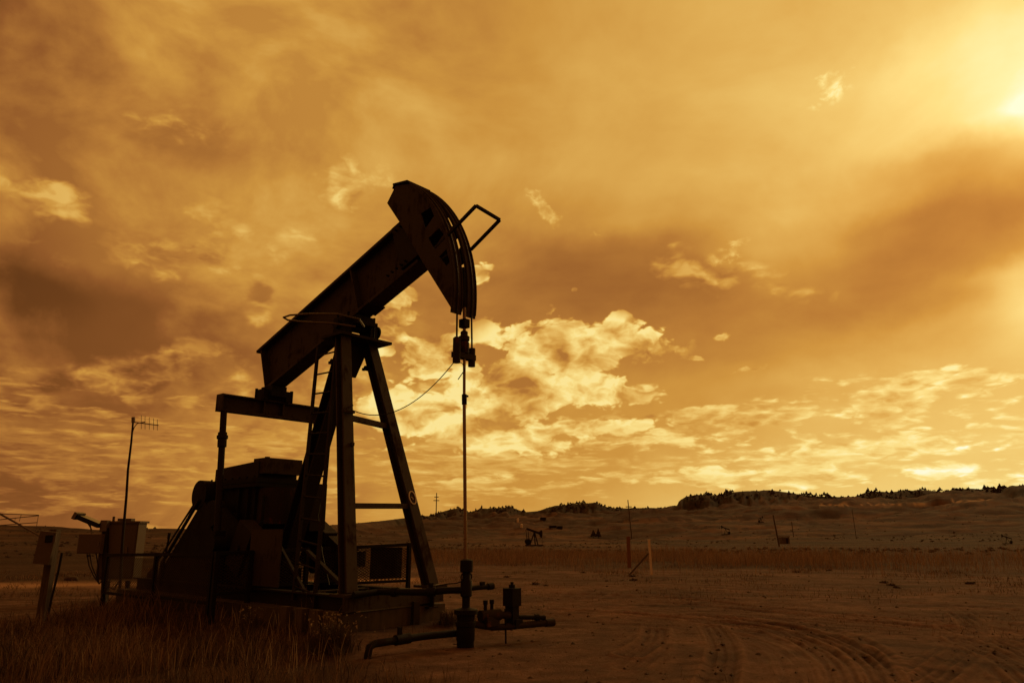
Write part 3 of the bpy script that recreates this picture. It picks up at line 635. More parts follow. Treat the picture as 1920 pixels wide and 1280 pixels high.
lad = obj('ladder', MB().bar(rl0, rl1, 0.05, 0.05).bar(rr0, rr1, 0.055, 0.055), BD, pj)
for k in range(12):
    t = 0.04 + k * 0.083; obj('rung', MB().cyl(rl0 + (rl1 - rl0) * t, rr0 + (rr1 - rr0) * t, 0.016, n=8), BD, lad)
hp = [L(*p, 5.16) for p in [(2.42, -.45), (2.55, -.85), (2.86, -1.25), (2.95, -1.48), (2.86, -1.62), (2.66, -1.62), (2.35, -1.45), (2.0, -1.12), (1.98, -.7), (2.3, -.35)]]
obj('safety_hoop', MB().tube(hp, 0.017, 8), M['galv'], lad)
obj('brake_cable', MB().tube([L(3.0, -.45, 3.3), L(2.98, -.5, 2.6), L(3.05, -.55, 1.9), L(2.8, -.6, 1.3), L(2.4, -.7, .8)], 0.009, 6), M['cable'], pj)
obj('tie_rope', MB().tube([L(2.17, -.555, 3.02), L(1.96, -.66, 2.2), L(1.76, -.74, 1.4), L(1.55, -.78, .75)], 0.008, 6).box(L(2.18, -.56, 3.05), (.06, .05, .06)), M['wire'], pj)
for u_ in (-.30,): obj('brace', MB().bar(L(3.0, u_ - .45, 1.32), L(1.9, u_ - .35, .70), 0.07, 0.05).bar(L(3.9, u_ - .5, 1.5), L(2.9, u_ - .5, .66), 0.05, 0.05), BD, pj)

# base frame, foundation front, gearbox, belt guard, motor
bf = MB()
for u_ in (-.80, .80): bf.ibeam(L(1.55, u_, .54), L(9.3, u_, .54), 0.20, 0.28, 0.025, 0.02)
for s_ in (3.2, 4.86, 6.6, 8.2, 9.2): bf.ibeam(L(s_, -.70, .54), L(s_, .70, .54), 0.18, 0.24, 0.022, 0.02, (1, 0, 0))
obj('base_frame', bf, BD, pj)
obj('front_beam', MB().bar(L(1.44, -1.12, .585), L(1.70, 1.14, .60), 0.03, 0.22, (1, 0, 0)).bar(L(1.50, -1.12, .69), L(1.76, 1.14, .70), 0.16, 0.02, (1, 0, 0)).bar(L(1.50, -1.12, .48), L(1.76, 1.14, .49), 0.16, 0.02, (1, 0, 0)), BP, pj)
gb = MB().box(L(6.15, 0, 1.72), (1.78, 0.98, 1.66)).box(L(6.10, 0, 2.60), (1.95, 1.12, 0.09)).box(L(6.10, 0, 2.51), (1.98, 1.14, 0.07)).box(L(6.15, 0, 0.80), (2.1, 1.1, 0.30))
gear = obj('gearbox', gb, M['grime'], pj)
cv = MB().plate([[(5.32, 2.645), (7.02, 2.645), (7.02, 2.90), (5.55, 2.97), (5.32, 2.97)]], 0.86, lambda p, q, t: L(p, t, q))
cov = obj('cover', cv, BD, gear)
obj('breather_box', MB().box(L(5.34, 0, 2.885), (0.44, 0.82, 0.30)).cyl(L(5.42, -.2, 3.035), L(5.42, -.2, 3.08), .05), BP, cov)
obj('rusted_drum', MB().cyl(L(5.18, -.02, 1.78), L(5.18, -.02, 2.46), 0.42, n=28), M['rusty'], gear)
for s_ in (5.45, 5.8, 6.5, 6.85):
    for sd in (-1, 1): obj('rib', MB().box(L(s_, sd * .515, 1.70), (.04, .06, 1.5)), M['grime'], gear)
for k in range(7):
    for sd in (-1, 1): obj('bolt', MB().cyl(L(5.25 + k * .28, sd * .54, 2.44), L(5.25 + k * .28, sd * .54, 2.68), .022, n=6), M['grime'], gear)
obj('oil_pipe', MB().tube([L(5.0, -.46, 2.3), L(4.92, -.5, 2.0), L(4.95, -.5, 1.5), L(5.1, -.5, 1.2)], .03, 8), M['grime'], gear)
obj('brake_lever', MB().cyl(L(7.9, -.95, .6), L(7.7, -.95, 1.55), .02, n=8).cyl(L(7.72, -.95, 1.5), L(7.70, -.95, 1.62), .03, n=8), BD, pj)
for sd in (-1, 1): obj('shaft_hub', MB().cyl(L(6.15, sd * .48, 1.97), L(6.15, sd * .70, 1.97), 0.20, n=20), M['grime'], gear)
obj('pipe', MB().cyl(L(6.05, -.58, 1.2), L(6.05, -.58, 2.0), .05).cyl(L(5.75, -.58, 1.2), L(5.75, -.58, 2.0), .05), M['grime'], gear)
obj('brake_housing', MB().box(L(4.75, .52, 2.1), (.25, .35, .9)), BD, gear)
sh = MB().cyl(L(6.95, -.78, 2.36), L(6.95, -.55, 2.36), 0.30, n=28); obj('sheave', sh, M['grime'], pj)
bgp = [(6.65, 2.22), (6.95, 2.06), (7.60, 1.46), (8.28, .86), (8.5, .56), (6.0, .60), (6.2, 1.6)]
obj('belt_guard', MB().plate([bgp], 0.22, lambda p, q, t: L(p, -.67 + t, q)), M['grime'], pj)
obj('guard_strut', MB().cyl(L(6.86, -.80, 2.26), L(8.20, -.80, 1.02), .035, n=8).box(L(8.20, -.80, .80), (.07, .07, .5)), BD, pj)
obj('drive_belt', MB().bar(L(6.95, -.60, 2.05), L(8.9, -.60, .45), .03, .10).bar(L(7.12, -.60, 2.50), L(9.15, -.60, .80), .03, .03), M['cable'], pj)
mo = obj('motor', MB().cyl(L(9.0, -.62, .62), L(9.0, .15, .62), 0.26, n=24).cyl(L(9.0, -.68, .62), L(9.0, -.62, .62), 0.20, n=24).box(L(9.0, -.2, .32), (.5, .7, .12)), BP, pj)
obj('terminal_box', MB().box(L(8.68, -.25, .66), (.16, .26, .22)), BP, mo)
obj('crank_shield', MB().box(L(4.02, -.92, 1.20), (0.98, 0.03, 0.95)), BP, pj)
# rod string hung from the head
obj('carrier_bar', MB().box(L(0.13, 0, 4.34), (0.12, 0.44, 0.09)).cyl(L(.11, -.18, 4.20), L(.11, -.18, 4.60), .062, n=16).cyl(L(.115, -.18, 4.56), L(.115, -.18, 4.62), .04, n=12).cyl(L(.13, .18, 4.20), L(.13, .18, 4.50), .058, n=16)
    .lathe([(.075, 4.38), (.085, 4.40), (.085, 4.56), (.07, 4.58), (.09, 4.60), (.09, 4.66), (.06, 4.68), (.06, 4.74), (.035, 4.76)], (-.13, 0)), M['rusty'], pj)
obj('rod_clamp', MB().box(L(.13, 0, 4.88), (.13, .12, .14)).cyl(L(.13, -.10, 4.86), L(.13, .09, 4.86), .02, n=8).cyl(L(.13, -.10, 4.91), L(.13, .09, 4.91), .02, n=8), M['grime'], pj)
obj('polished_rod', MB().cyl(L(.02, 0, 1.15), L(.02 + .11 * .76, 0, 3.60), .027, n=14).cyl(L(.105, 0, 3.60), L(.13, 0, 5.15), .024, n=12), M['rod'], pj)
obj('rod_coupling', MB().cyl(L(.10, 0, 3.56), L(.105, 0, 3.72), .040, n=14).box(L(.10, .05, 3.70), (.03, .05, .03)), M['grime'], pj)
obj('upper_rod', MB().cyl(L(.13, 0, 4.7), L(.17, 0, 5.85), .022, n=10).cyl(L(.155, 0, 5.15), L(.165, 0, 5.75), .032, n=10), M['grime'], pj)

def foundation():
    o = MB().plate([[(1.46, -1.18), (1.72, 1.22), (9.6, 1.15), (9.6, -1.10)]], 0.36, lambda p, q, t: L(p, q, 0.26 + t))
    t = thing('concrete_foundation', 'low stained concrete block under the front of the big pumpjack', 'foundation', (WELL[0], WELL[1], 0), ROT)
    obj('block', o, M['concrete'], t)
    for u_, s_ in ((.42, 1.60),): obj('upright_strap', MB().box(L(s_ - .03, u_, .22), (.06, .13, .62)), M['rusty'], t)
    for u_ in (-1.16,):
        for s_ in (1.60, 1.95, 2.35, 2.8): obj('timber', MB().box(L(s_, u_ - .05, .26), (.22, .12, .46)), M['wood'], t)
foundation()
# load cell wire from the carrier bar to the post
wa = L(.11, -.20, 4.24); wb = FL + (TL - FL) * 0.675 + np.array([.16, .02, 0])
wpts = []
for k in range(25):
    t = k / 24; p = wa + (wb - wa) * t; p[2] -= 1.55 * t * (1 - t) * (1.0); wpts.append(p)
wt = thing('signal_wire', 'thin black wire drooping from the rod hanger to the steel post', 'wire', (WELL[0], WELL[1], 0), ROT)
obj('strand', MB().tube(wpts, 0.008, 6), M['cable'], wt)
obj('tail_end', MB().tube([L(.10, -.12, 4.22), L(.09, -.06, 4.2), L(.08, -.03, 4.1), L(.15, -.10, 3.95)], 0.008, 6), M['cable'], wt)

# ------------------------------------------------------------------ wellhead
wh = thing('wellhead', 'dark rusty wellhead with stuffing box and valves below the pumping rod', 'wellhead', (WELL[0], WELL[1], 0), ROT)
G = M['grime']
obj('casing', MB().lathe([(.125, -.1), (.125, .10), (.135, .12), (.135, .30), (.150, .31), (.150, .36), (.128, .38), (.135, .46), (.175, .47), (.175, .53), (.06, .56)]), G, wh)
obj('tubing', MB().lathe([(.058, .50), (.058, .70), (.085, .72), (.085, .92), (.06, .96), (.06, 1.06)]), G, wh)
sx = obj('stuffing_box', MB().lathe([(.085, 1.05), (.095, 1.06), (.095, 1.22), (.05, 1.235)]), G, wh)
for sd in (-1, 1): obj('bail_ring', MB().tube([(0.0, sd * (.06 + .05 * math.sin(g)), .985 + .05 * math.cos(g)) for g in np.linspace(0, math.pi, 9)], .011, 6), G, sx)
obj('bleed_pipe', MB().cyl((-.0, .05, .82), (.06, .44, .83), .036, .036, n=12).cyl((.055, .40, .83), (.07, .50, .835), .05, n=12).box((.04, .30, .88), (.04, .08, .05)), G, wh)
fl = MB().tube([(0, 0, .80), (-.15, -.20, .80), (-.45, -.42, .77), (-.85, -.50, .76), (-1.34, -.55, .74), (-1.36, -1.0, .72)], .048, 12)
fl.cyl((-.30, -.33, .785), (-.40, -.40, .775), .066, n=12).cyl((-.95, -.505, .755), (-1.05, -.515, .75), .07, n=12).box((-.36, -.37, .86), (.05, .05, .09))
obj('flow_line', fl, G, wh)
obj('small_tube', MB().tube([(-.02, -.05, .93), (-.06, -.14, .90), (-.16, -.22, .89), (-.30, -.32, .86)], .009, 6), G, wh)
obj('buried_line', MB().tube([(-.15, -.05, .20), (-.24, -.6, .20), (-.26, -1.1, .19), (-.24, -1.46, .19), (-.22, -1.56, .16), (-.20, -1.60, .06), (-.19, -1.61, -.15)], .05, 12).cyl((-.25, -.85, .2), (-.25, -1.1, .195), .07, n=14).box((-.26, -1.02, .30), (.05, .05, .12)), G, wh)
sl = MB().tube([(0, .1, .33), (.06, .5, .25), (.14, .8, .24), (.32, 1.55, .25)], .05, 12).cyl((.30, 1.46, .25), (.335, 1.62, .25), .062, n=12)
obj('side_line', sl, M['rusty'], wh)
vb = obj('valve_body', MB().cyl((.02, .28, .42), (.10, .62, .42), .085, n=14).cyl((.10, .62, .42), (.14, .80, .40), .055, n=12).box((.06, .45, .34), (.16, .26, .14)), M['rusty'], wh)
for u_ in (.36, .50): obj('gauge_stub', MB().cyl((.05, u_, .42), (.05, u_, .62), .025, n=10).cyl((.05, u_, .58), (.05, u_, .64), .036, n=10), G, vb)
va = obj('actuator', MB().box((.12, .88, .66), (.20, .20, .26)).cyl((.12, .88, .78), (.12, .88, .84), .05, n=12).cyl((.12, .88, .82), (.12, .88, .88), .025, n=8).box((.12, .88, .42), (.16, .14, .30)).box((.12, .94, .27), (.2, .16, .14)), G, wh)
obj('support_stake', MB().cyl((.16, .70, -.1), (.14, .70, .5), .014, n=8), G, wh)
obj('upper_line', MB().cyl((.16, .98, .36), (.30, 1.45, .33), .034, n=10).cyl((.24, 1.28, .34), (.27, 1.34, .34), .05, n=10), G, wh)

# ------------------------------------------------------------------ guard fence round the cranks
def mesh_panel(mb, a, b_, z0a, z1a, z0b, z1b, step=0.085, r=0.006):
    """expanded metal: crossing diagonal strands between two posts"""
    a = np.array(a, float); b_ = np.array(b_, float); Ln = np.linalg.norm(b_ - a); d = (b_ - a) / Ln; nrm = np.array([-d[1], d[0], 0]); H = min(z1a - z0a, z1b - z0b); n = int((Ln + H * 1.7) / step)
    for sgn in (1, -1):
        for k in range(n):
            x0 = k * step - H * 1.7; x1 = x0 + H * 1.7; za, zb = 0.0, H
            if x0 < 0: za = (0 - x0) / 1.7; x0 = 0
            if x1 > Ln: zb = H - (x1 - Ln) / 1.7; x1 = Ln
            if zb - za < .02 or x1 <= x0: continue
            if sgn < 0: x0, x1 = Ln - x0, Ln - x1
            za0 = z0a + (z0b - z0a) * x0 / Ln; zb0 = z0a + (z0b - z0a) * x1 / Ln
            p = np.array([a[0] + d[0] * x0, a[1] + d[1] * x0, za0 + za]) + nrm * r * sgn; q = np.array([a[0] + d[0] * x1, a[1] + d[1] * x1, zb0 + zb]) + nrm * r * sgn
            mb.cyl(p, q, r, n=4, caps=False)
def fence(label, posts, panels, tall):
    t = thing('guard_fence', label, 'fence', (WELL[0], WELL[1], 0), ROT, None)
    for (s_, u_, zt, zb) in posts: obj('post', MB().box(L(s_, u_, (zt + zb) / 2), (.07, .07, zt - zb)), M['grime'], t)
    for i, j, zb in panels:
        p, q = posts[i], posts[j]; a, b_ = L(p[0], p[1], 0), L(q[0], q[1], 0); mid = (b_ - a) / np.linalg.norm(b_ - a) * .035
        obj('rail', MB().bar(a + mid + [0, 0, p[2] - .035], b_ - mid + [0, 0, q[2] - .035], .06, .065, (0, 0, 1)), M['grime'], t)
        obj('rail', MB().bar(a + mid + [0, 0, zb], b_ - mid + [0, 0, zb], .05, .05, (0, 0, 1)), M['grime'], t)
        mb = MB(); mesh_panel(mb, a + mid, b_ - mid, zb + .02, p[2] - .06, zb + .02, q[2] - .06); obj('mesh_infill', mb, M['paint'], t)
    return t
gx = lambda s_, u_: gz(*(WELL + BK * s_ + UU * u_)[:2]) - .1
fence('rusty mesh guard fence with open panels running left from the pumpjack gearbox', [(9.04, -1.58, 1.20, gx(9.04, -1.58)), (6.75, -1.58, 1.25, gx(6.75, -1.58)), (4.56, -1.58, 1.30, gx(4.56, -1.58))], [(0, 1, .42), (1, 2, .46)], 1)
fence('dark mesh guard fence in front of the gearbox beside the ladder', [(4.40, -1.60, 1.31, gx(4.4, -1.6)), (4.38, -.98, 1.32, gx(4.4, -1.)), (4.28, .10, 1.35, .7)], [(0, 1, .62), (1, 2, .72)], 1)
fr = fence('mesh guard fence with two dark signs seen between the front legs', [(4.22, .32, 1.36, .66), (4.1, 1.05, 1.38, .62), (3.95, 2.30, 1.42, .20)], [(0, 1, .74), (1, 2, .68)], 1)
def sign(name, label, s0, u0, s1, u1, z0, z1):
    a, b_ = L(s0 + .03, u0, 0), L(s1 + .03, u1, 0); t = thing(name, label, 'sign', (WELL[0], WELL[1], 0), ROT)
    obj('panel', MB().bar(a + [0, 0, (z0 + z1) / 2], b_ + [0, 0, (z0 + z1) / 2], z1 - z0, .012, (0, 0, 1)), M['grime'], t)
    [obj('frame_edge', MB().bar(a + [0, 0, zz], b_ + [0, 0, zz], .024, .02, (0, 0, 1)), BD, t) for zz in (z1 + .012, z0 - .012)]
sign('fence_sign', 'large dark sign panel hung on the mesh between the front legs', 4.04, 1.42, 3.97, 2.16, .76, 1.31)
sign('fence_sign', 'small square dark plate on the mesh left of the large sign', 4.12, 1.14, 4.10, 1.34, 1.0, 1.24)

# ------------------------------------------------------------------ instruments on the left
def at(x, y, Y): d = ray(x, y); return CAM + d * (Y / d[1])
# meter post
p0 = ground_px(77, 1165); Yp = p0[1]; p1 = at(104, 992, Yp + .05)
mp = thing('meter_post', 'short leaning wooden post with a grey meter box', 'post', (p0[0], p0[1], 0)); o0 = np.array([p0[0], p0[1], 0])
obj('post', MB().bar((0, 0, -.2), p1 - o0, .15, .14, (0, 1, 0)), M['wood'], mp)
obj('conduit', MB().tube([(.13, -.05, -.1), (.16, -.05, .4), (.21, -.04, .9), (.23, -.04, 1.25)], .022, 8), M['cable'], mp)
bc = at(96, 1026, Yp) - o0
bx = obj('meter_box', MB().box(bc + np.array([0, -.16, 0]), (.31, .11, .60), ((1, .0, -.10), (0, 1, 0), (.10, 0, 1))), M['enclosure'], mp)
obj('window', MB().box(bc + np.array([.06, -.222, .16]), (.13, .014, .13)), M['glass'], bx)
obj('hood', MB().box(bc + np.array([.11, -.23, .25]), (.18, .05, .035)).box(bc + np.array([.185, -.23, .17]), (.035, .05, .16)), M['enclosure'], bx)
# lattice antenna leaning off that post, half out of the picture
an = thing('rod_antenna', 'thin lattice antenna of parallel rods leaning off the meter post', 'antenna', (p0[0], p0[1], 0))
e = lambda x, y: at(x, y, Yp) - o0
obj('boom', MB().cyl(e(-60, 930), e(87, 1011), .018, n=8), M['galv'], an)
for a, b_ in (((-80, 982), (73, 966)), ((-80, 990), (70, 979)), ((-80, 960), (73, 965))): obj('element', MB().cyl(e(*a), e(*b_), .008, n=6), M['galv'], an)
for a, b_ in (((72, 966), (67, 996)), ((40, 964), (36, 977)), ((29, 970), (28, 975))): obj('strut', MB().cyl(e(*a), e(*b_), .005, n=5), M['galv'], an)

# tall mast with a yagi
YM = 18.6; m0 = at(222, 1140, YM); mast = thing('antenna_mast', 'tall thin bent pole with a small yagi antenna on top', 'antenna', (m0[0], m0[1], 0)); o1 = np.array([m0[0], m0[1], 0]); em = lambda x, y, dy=0: at(x, y, YM + dy) - o1
obj('pole', MB().tube([em(222, 1150), em(230, 1010), em(237, 930), em(240, 880), em(246, 830), em(250, 785)], [.035, .034, .03, .028, .025, .022], 10), M['paint_dark'], mast)
bo = obj('boom', MB().cyl(em(250, 791), em(297, 797), .012, n=8).tube([em(248, 812), em(252, 800), em(258, 793), em(272, 791)], .012, 6).cyl(em(250, 782), em(250, 792), .045, n=10), M['galv'], mast)
for k, x in enumerate((265, 272, 280, 288, 295)): obj('element', MB().cyl(em(x, 778 + k * 2), em(x, 804 + k * .6), .006, n=6), M['galv'], bo)
# control cabinet on its pole
YC = 19.2; c0 = at(226, 1120, YC); cc = thing('control_cabinet', 'tall grey metal control cabinet behind the fence beside the mast', 'cabinet', (c0[0], c0[1], gz(c0[0], c0[1]))); oc = np.array([c0[0], c0[1], gz(c0[0], c0[1])]); ec = lambda x, y, dy=0: at(x, y, YC + dy) - oc
tl, br = ec(201, 980), ec(256, 1084); cxm = (tl + br) / 2
body = obj('body', MB().box(cxm, (abs(br[0] - tl[0]), .42, abs(tl[2] - br[2]))), M['enclosure'], cc)
obj('lid', MB().box((cxm[0], cxm[1], tl[2] + .02), (abs(br[0] - tl[0]) + .08, .50, .05)), M['enclosure'], body)
obj('vent', MB().box((cxm[0] + .02, cxm[1], tl[2] + .08), (.34, .2, .06)).cyl((cxm[0] - .3, cxm[1], tl[2]), (cxm[0] - .3, cxm[1], tl[2] + .16), .03), M['enclosure'], body)
obj('door', MB().box((cxm[0], cxm[1] - .225, cxm[2]), (abs(br[0] - tl[0]) - .08, .02, abs(tl[2] - br[2]) - .1)), M['enclosure'], body)
obj('hinge_bar', MB().cyl((cxm[0] - .30, cxm[1] - .24, cxm[2] - .5), (cxm[0] - .30, cxm[1] - .24, cxm[2] + .5), .02, n=8), M['galv'], body)
obj('handle', MB().box((cxm[0] + .24, cxm[1] - .255, cxm[2]), (.04, .03, .20)), M['galv'], body)
for x in (-.25, .25): obj('leg', MB().box((cxm[0] + x, cxm[1], (br[2] - .1) / 2 - .05), (.09, .09, br[2] + .1)), M['paint_dark'], cc)
obj('cable', MB().tube([ec(206, 1085, -.3), ec(204, 1100, -.3), ec(214, 1104, -.3), ec(222, 1090, -.3)], .018, 6), M['cable'], cc)
# instrument box with solar panel on a post
YB = 18.9; b0 = at(197, 1120, YB); ib = thing('instrument_box', 'small grey instrument box with drooping cables left of the tall cabinet', 'box', (b0[0], b0[1], gz(b0[0], b0[1]))); ob = np.array([b0[0], b0[1], gz(b0[0], b0[1])]); eb = lambda x, y, dy=0: at(x, y, YB + dy) - ob
a_, b_ = eb(154, 1001), eb(195, 1037); q = (a_ + b_) / 2
bb = obj('box', MB().box(q, (abs(b_[0] - a_[0]), .26, abs(a_[2] - b_[2]))), M['enclosure'], ib)
obj('door', MB().box(q + [0, -.14, 0], (abs(b_[0] - a_[0]) - .05, .02, abs(a_[2] - b_[2]) - .05)), M['enclosure'], bb)
obj('latch', MB().box(q + [.22, -.16, 0], (.03, .03, .09)), M['galv'], bb)
obj('post', MB().bar(eb(199, 980), eb(194, 1150), .10, .10, (0, 1, 0)), M['paint_dark'], ib)
for x, y in ((163, 172), (168, 176), (180, 179)):
    obj('cable', MB().tube([eb(x, 1037), eb(x + 4, 1060), eb(y + 4, 1080), eb(186, 1094, -.1), eb(193, 1086, -.1)], .014, 6), M['cable'], ib)
sp = thing('solar_panel', 'small tilted solar panel on a bracket above the instrument box', 'solar panel', (b0[0], b0[1], gz(b0[0], b0[1])))
obj('panel', MB().bar(eb(147, 967), eb(190, 985), .34, .11, (0, 1, .0)), M['glass'], sp)
obj('frame', MB().bar(eb(145, 965.5), eb(150, 968), .40, .17, (0, 1, 0)), M['galv'], sp)
obj('clamp', MB().cyl(eb(190, 984), eb(197, 984), .03, n=8).box(eb(197, 985), (.16, .16, .26)), M['galv'], sp)
obj('bracket', MB().cyl(eb(168, 977), eb(172, 1000), .015, n=6).cyl(eb(160, 974), eb(172, 992), .012, n=6), M['galv'], sp)

# ------------------------------------------------------------------ small things on the plain
def ground_hit(x, y, r0=30, r1=1400):
    d = ray(x, y); d = d / math.hypot(d[0], d[1]); r = np.exp(np.linspace(math.log(r0), math.log(r1), 4000)); z = terrain(d[0] * r, d[1] * r); below = np.where(EYE + d[2] * r <= z)[0]
    k = below[0] if len(below) else len(r) - 1; return np.array([d[0] * r[k], d[1] * r[k], z[k]]), r[k]
def height_px(p, y_top):
    """height that reaches photo row y_top from ground point p"""
    r = math.hypot(p[0], p[1]); k = math.cos(PITCH) / math.sqrt(K_H ** 2 + (column(p[0], p[1]) - 960) ** 2); return EYE + r * (HORIZON - y_top) * k / math.cos(PITCH) - p[2]
def stake(name, label, x, y, top, w, mat, lean=0, brace=None):
    p, r = ground_hit(x, y); h = height_px(p, top); t = thing(name, label, 'post', p)
    obj('shaft', MB().bar((0, 0, -.1), (lean, 0, h), w, w * .6, (1, 0, 0)), mat, t)
    obj('cap', MB().box((lean, 0, h + .02), (w * 1.05, w * .7, .05)), mat, t)
    if brace: obj('brace', MB().bar((brace, -.3, -.05), (lean * .6 - .06, 0, h * .62), .06, .06, (0, 1, 0)), M['wood'], t)
stake('marker_post', 'slim white marker post with a dark slanting brace', 1222, 1077, 1012, .09, M['white'], -.05, -1.0)
stake('marker_board', 'faded reddish upright board in the tall grass beside the white post', 1180, 1064, 1007, .17, M['red'])
def utility_pole(label, x, y, top, arms, thick=.28, lean=0.0):
    p, r = ground_hit(x, y); h = height_px(p, top); t = thing('utility_pole', label, 'utility pole', p)
    thick = thick * r / 1450; lean = lean * r / 1450
    obj('pole', MB().cyl((0, 0, -.5), (lean, 0, h), thick / 2, thick / 2.6, n=8), M['wood'], t)
    for f, w in arms:
        w = w * r / 1450
        a = obj('crossarm', MB().bar((lean * f - w / 2, -thick * .7, h * f), (lean * f + w / 2, -thick * .7, h * f), thick * .7, thick * .7, (0, 1, 0)), M['wood'], t)
        for k in (-.46, -.2, .2, .46): obj('insulator', MB().cyl((lean * f + w * k, -.12, h * f + .08), (lean * f + w * k, -.12, h * f + .34), .06, n=6), M['grime'], a)
utility_pole('distant utility pole with two crossarms against the sky left of the rod', 817.5, 972, 925, [(.84, 8), (.70, 11)], 2.0)
utility_pole('distant utility pole with one crossarm right of the dark conifers', 1185, 1010, 938, [(.82, 11)], 2.2, -5)
utility_pole('dark bare utility pole leaning slightly by the small shed', 1462, 1024, 966, [], 3.0, -7)
utility_pole('thin faint bare pole standing right of the small shed', 1488, 1006, 978, [], 1.6, -1)
utility_pole('faint bare pole in the dark pasture under the far right ridge', 1606, 1010, 955, [], 1.2, -2)
def shed(label, x, y, w_px, top, mat, name='shed'):
    p, r = ground_hit(x, y); h = height_px(p, top); w = w_px * r / 1450; t = thing(name, label, 'shed', p, 0.2)
    obj('wall', MB().box((0, 0, h / 2 - .1), (w, w * .8, h)), mat, t); obj('roof', MB().box((0, 0, h + .0), (w * 1.12, w * .92, h * .08)), mat, t)
    obj('door', MB().box((w * .15, -w * .41, h * .4), (w * .25, .02, h * .7)), BD, t)
shed('small tan box shed beside the leaning dark pole', 1471, 1019, 14, 1005, M['enclosure'])
shed('low flat shed far away between the ladder and the front leg', 623, 1017, 26, 1006, M['paint'])
def tank(label, x, y, top, w_px):
    p, r = ground_hit(x, y); h = max(height_px(p, top), 1.5); w = w_px * r / 1450; t = thing('storage_tank', label, 'tank', p)
    obj('shell', MB().cyl((0, 0, -.3), (0, 0, h), w / 2, n=20), M['white'], t); obj('roof', MB().cyl((0, 0, h), (0, 0, h * 1.18), w / 2, w / 20, n=20), M['white'], t)
tank('tiny pale tank on the far slope, the upper of two', 971, 979, 973, 4)
tank('tiny pale tank on the far slope above the small pumpjack, the lower of two', 978, 989, 983, 4.5)
for x, y, w, lab in ((1018, 975, 10, 'long low dark shed highest on the far slope'), (1036, 990, 12, 'low dark shed on the far slope, left of a longer one'), (1049, 991, 10, 'low dark shed on the far slope with a pale end wall')): shed(lab, x, y, w, y - 4.5, BD)

def small_jack(label, x, y, top, rot, head_up=0.3):
    p, r = ground_hit(x, y); h = height_px(p, top); k = h / 6.2; t = thing('pumpjack', label, 'pumpjack', p, rot, 'distant pumpjacks on the plain')
    V3 = lambda *a: np.array(a) * k
    obj('base_frame', MB().box(V3(0, 0, .2), tuple(V3(6.5, 1.8, .5))), BD, t)
    for a, b_ in (((.9, -.9, .4), (0, -.2, 4.6)), ((.9, .9, .4), (0, .2, 4.6)), ((-1.8, 0, .4), (0, 0, 4.6))): obj('leg', MB().bar(V3(*a), V3(*b_), .3 * k, .3 * k), BD, t)
    a, b_ = V3(-3.1, 0, 4.9 - 3.1 * head_up), V3(2.7, 0, 4.9 + 2.7 * head_up); obj('walking_beam', MB().bar(a, b_, .3 * k, .75 * k), BD, t)
    c = b_; hd = MB().plate([[(c[0] + .4 * k * math.cos(g) + .1 * k, c[2] + 1.35 * k * math.sin(g)) for g in np.linspace(-1.5, 1.5, 9)] + [(c[0] - .5 * k, c[2] + .8 * k), (c[0] - .4 * k, c[2] - .7 * k)]], .5 * k, lambda p_, q_, t_: np.array([p_, t_, q_])); obj('horse_head', hd, BD, t)
    for sd in (-1, 1):
        obj('pitman_arm', MB().bar(V3(-3.0, sd * .7, 4.7 - 3.0 * head_up), V3(-2.5, sd * .7, 1.6), .16 * k, .16 * k), BD, t)
        obj('crank_arm', MB().cyl(V3(-2.6, sd * .5, 1.5), V3(-2.6, sd * .7, 1.5), .9 * k, n=16), M['grime'], t)
    obj('gearbox', MB().box(V3(-2.6, 0, 1.3), tuple(V3(1.2, .9, 1.8))), M['grime'], t)
    obj('polished_rod', MB().cyl(V3(3.2, 0, 4.6), V3(3.2, 0, .2), .05 * k, n=6), BD, t)
small_jack('small distant pumpjack with raised tail right of the wellhead rod', 1002, 1023, 989, 0.5, -.30)
small_jack('tiny distant pumpjack below the left end of the far mesa', 1361, 1002, 987, 2.8, .35)
small_jack('tiny distant pumpjack high on the slope left of the leaning pole', 1427, 979, 969, 0.4, .3)
small_jack('tiny distant pumpjack at the far right edge of the pasture', 1889, 1019, 1003, 2.7, .35)

# ------------------------------------------------------------------ foliage
def blades(P, Hh, W, lean, seg=3):
    """tapered bent blades; P (n,3) roots, returns verts, tris, quads, shade"""
    n = len(P); ang = rng.uniform(0, 2 * np.pi, n); dirx, diry = np.cos(ang), np.sin(ang); fa = rng.uniform(0, 2 * np.pi, n); sx, sy = np.cos(fa), np.sin(fa)
    V = np.zeros((n, 2 * seg + 1, 3))
    for k in range(seg):
        t = k / seg; b_ = lean * Hh * t ** 1.8; w = W * (1 - .65 * t)
        c = P + np.stack([dirx * b_, diry * b_, Hh * t], 1); off = np.stack([sx * w / 2, sy * w / 2, 0 * w], 1); V[:, 2 * k] = c - off; V[:, 2 * k + 1] = c + off
    V[:, -1] = P + np.stack([dirx * lean * Hh, diry * lean * Hh, Hh * (1 - .25 * lean)], 1)
    base = (np.arange(n) * (2 * seg + 1))[:, None]
    Q = np.concatenate([base + np.array([[2 * k, 2 * k + 1, 2 * k + 3, 2 * k + 2]]) for k in range(seg - 1)]); T = base + np.array([[2 * seg - 2, 2 * seg - 1, 2 * seg]])
    return V.reshape(-1, 3), T, Q, np.repeat(np.clip(rng.normal(-.12, .26, n) + 1.05 * fbm(P[:, 0] / .45, P[:, 1] / .45, 3, 77) , 0, 1), 2 * seg + 1)
def grass(name, label, P, H, W, lean, mat):
    V, T, Q, s = blades(P, H, W, lean); me = fast_mesh(name, V, T, Q); attr(me, 'shade', s); o = link_mesh(name, me, mat); return tag(o, label, 'grass', kind='stuff')
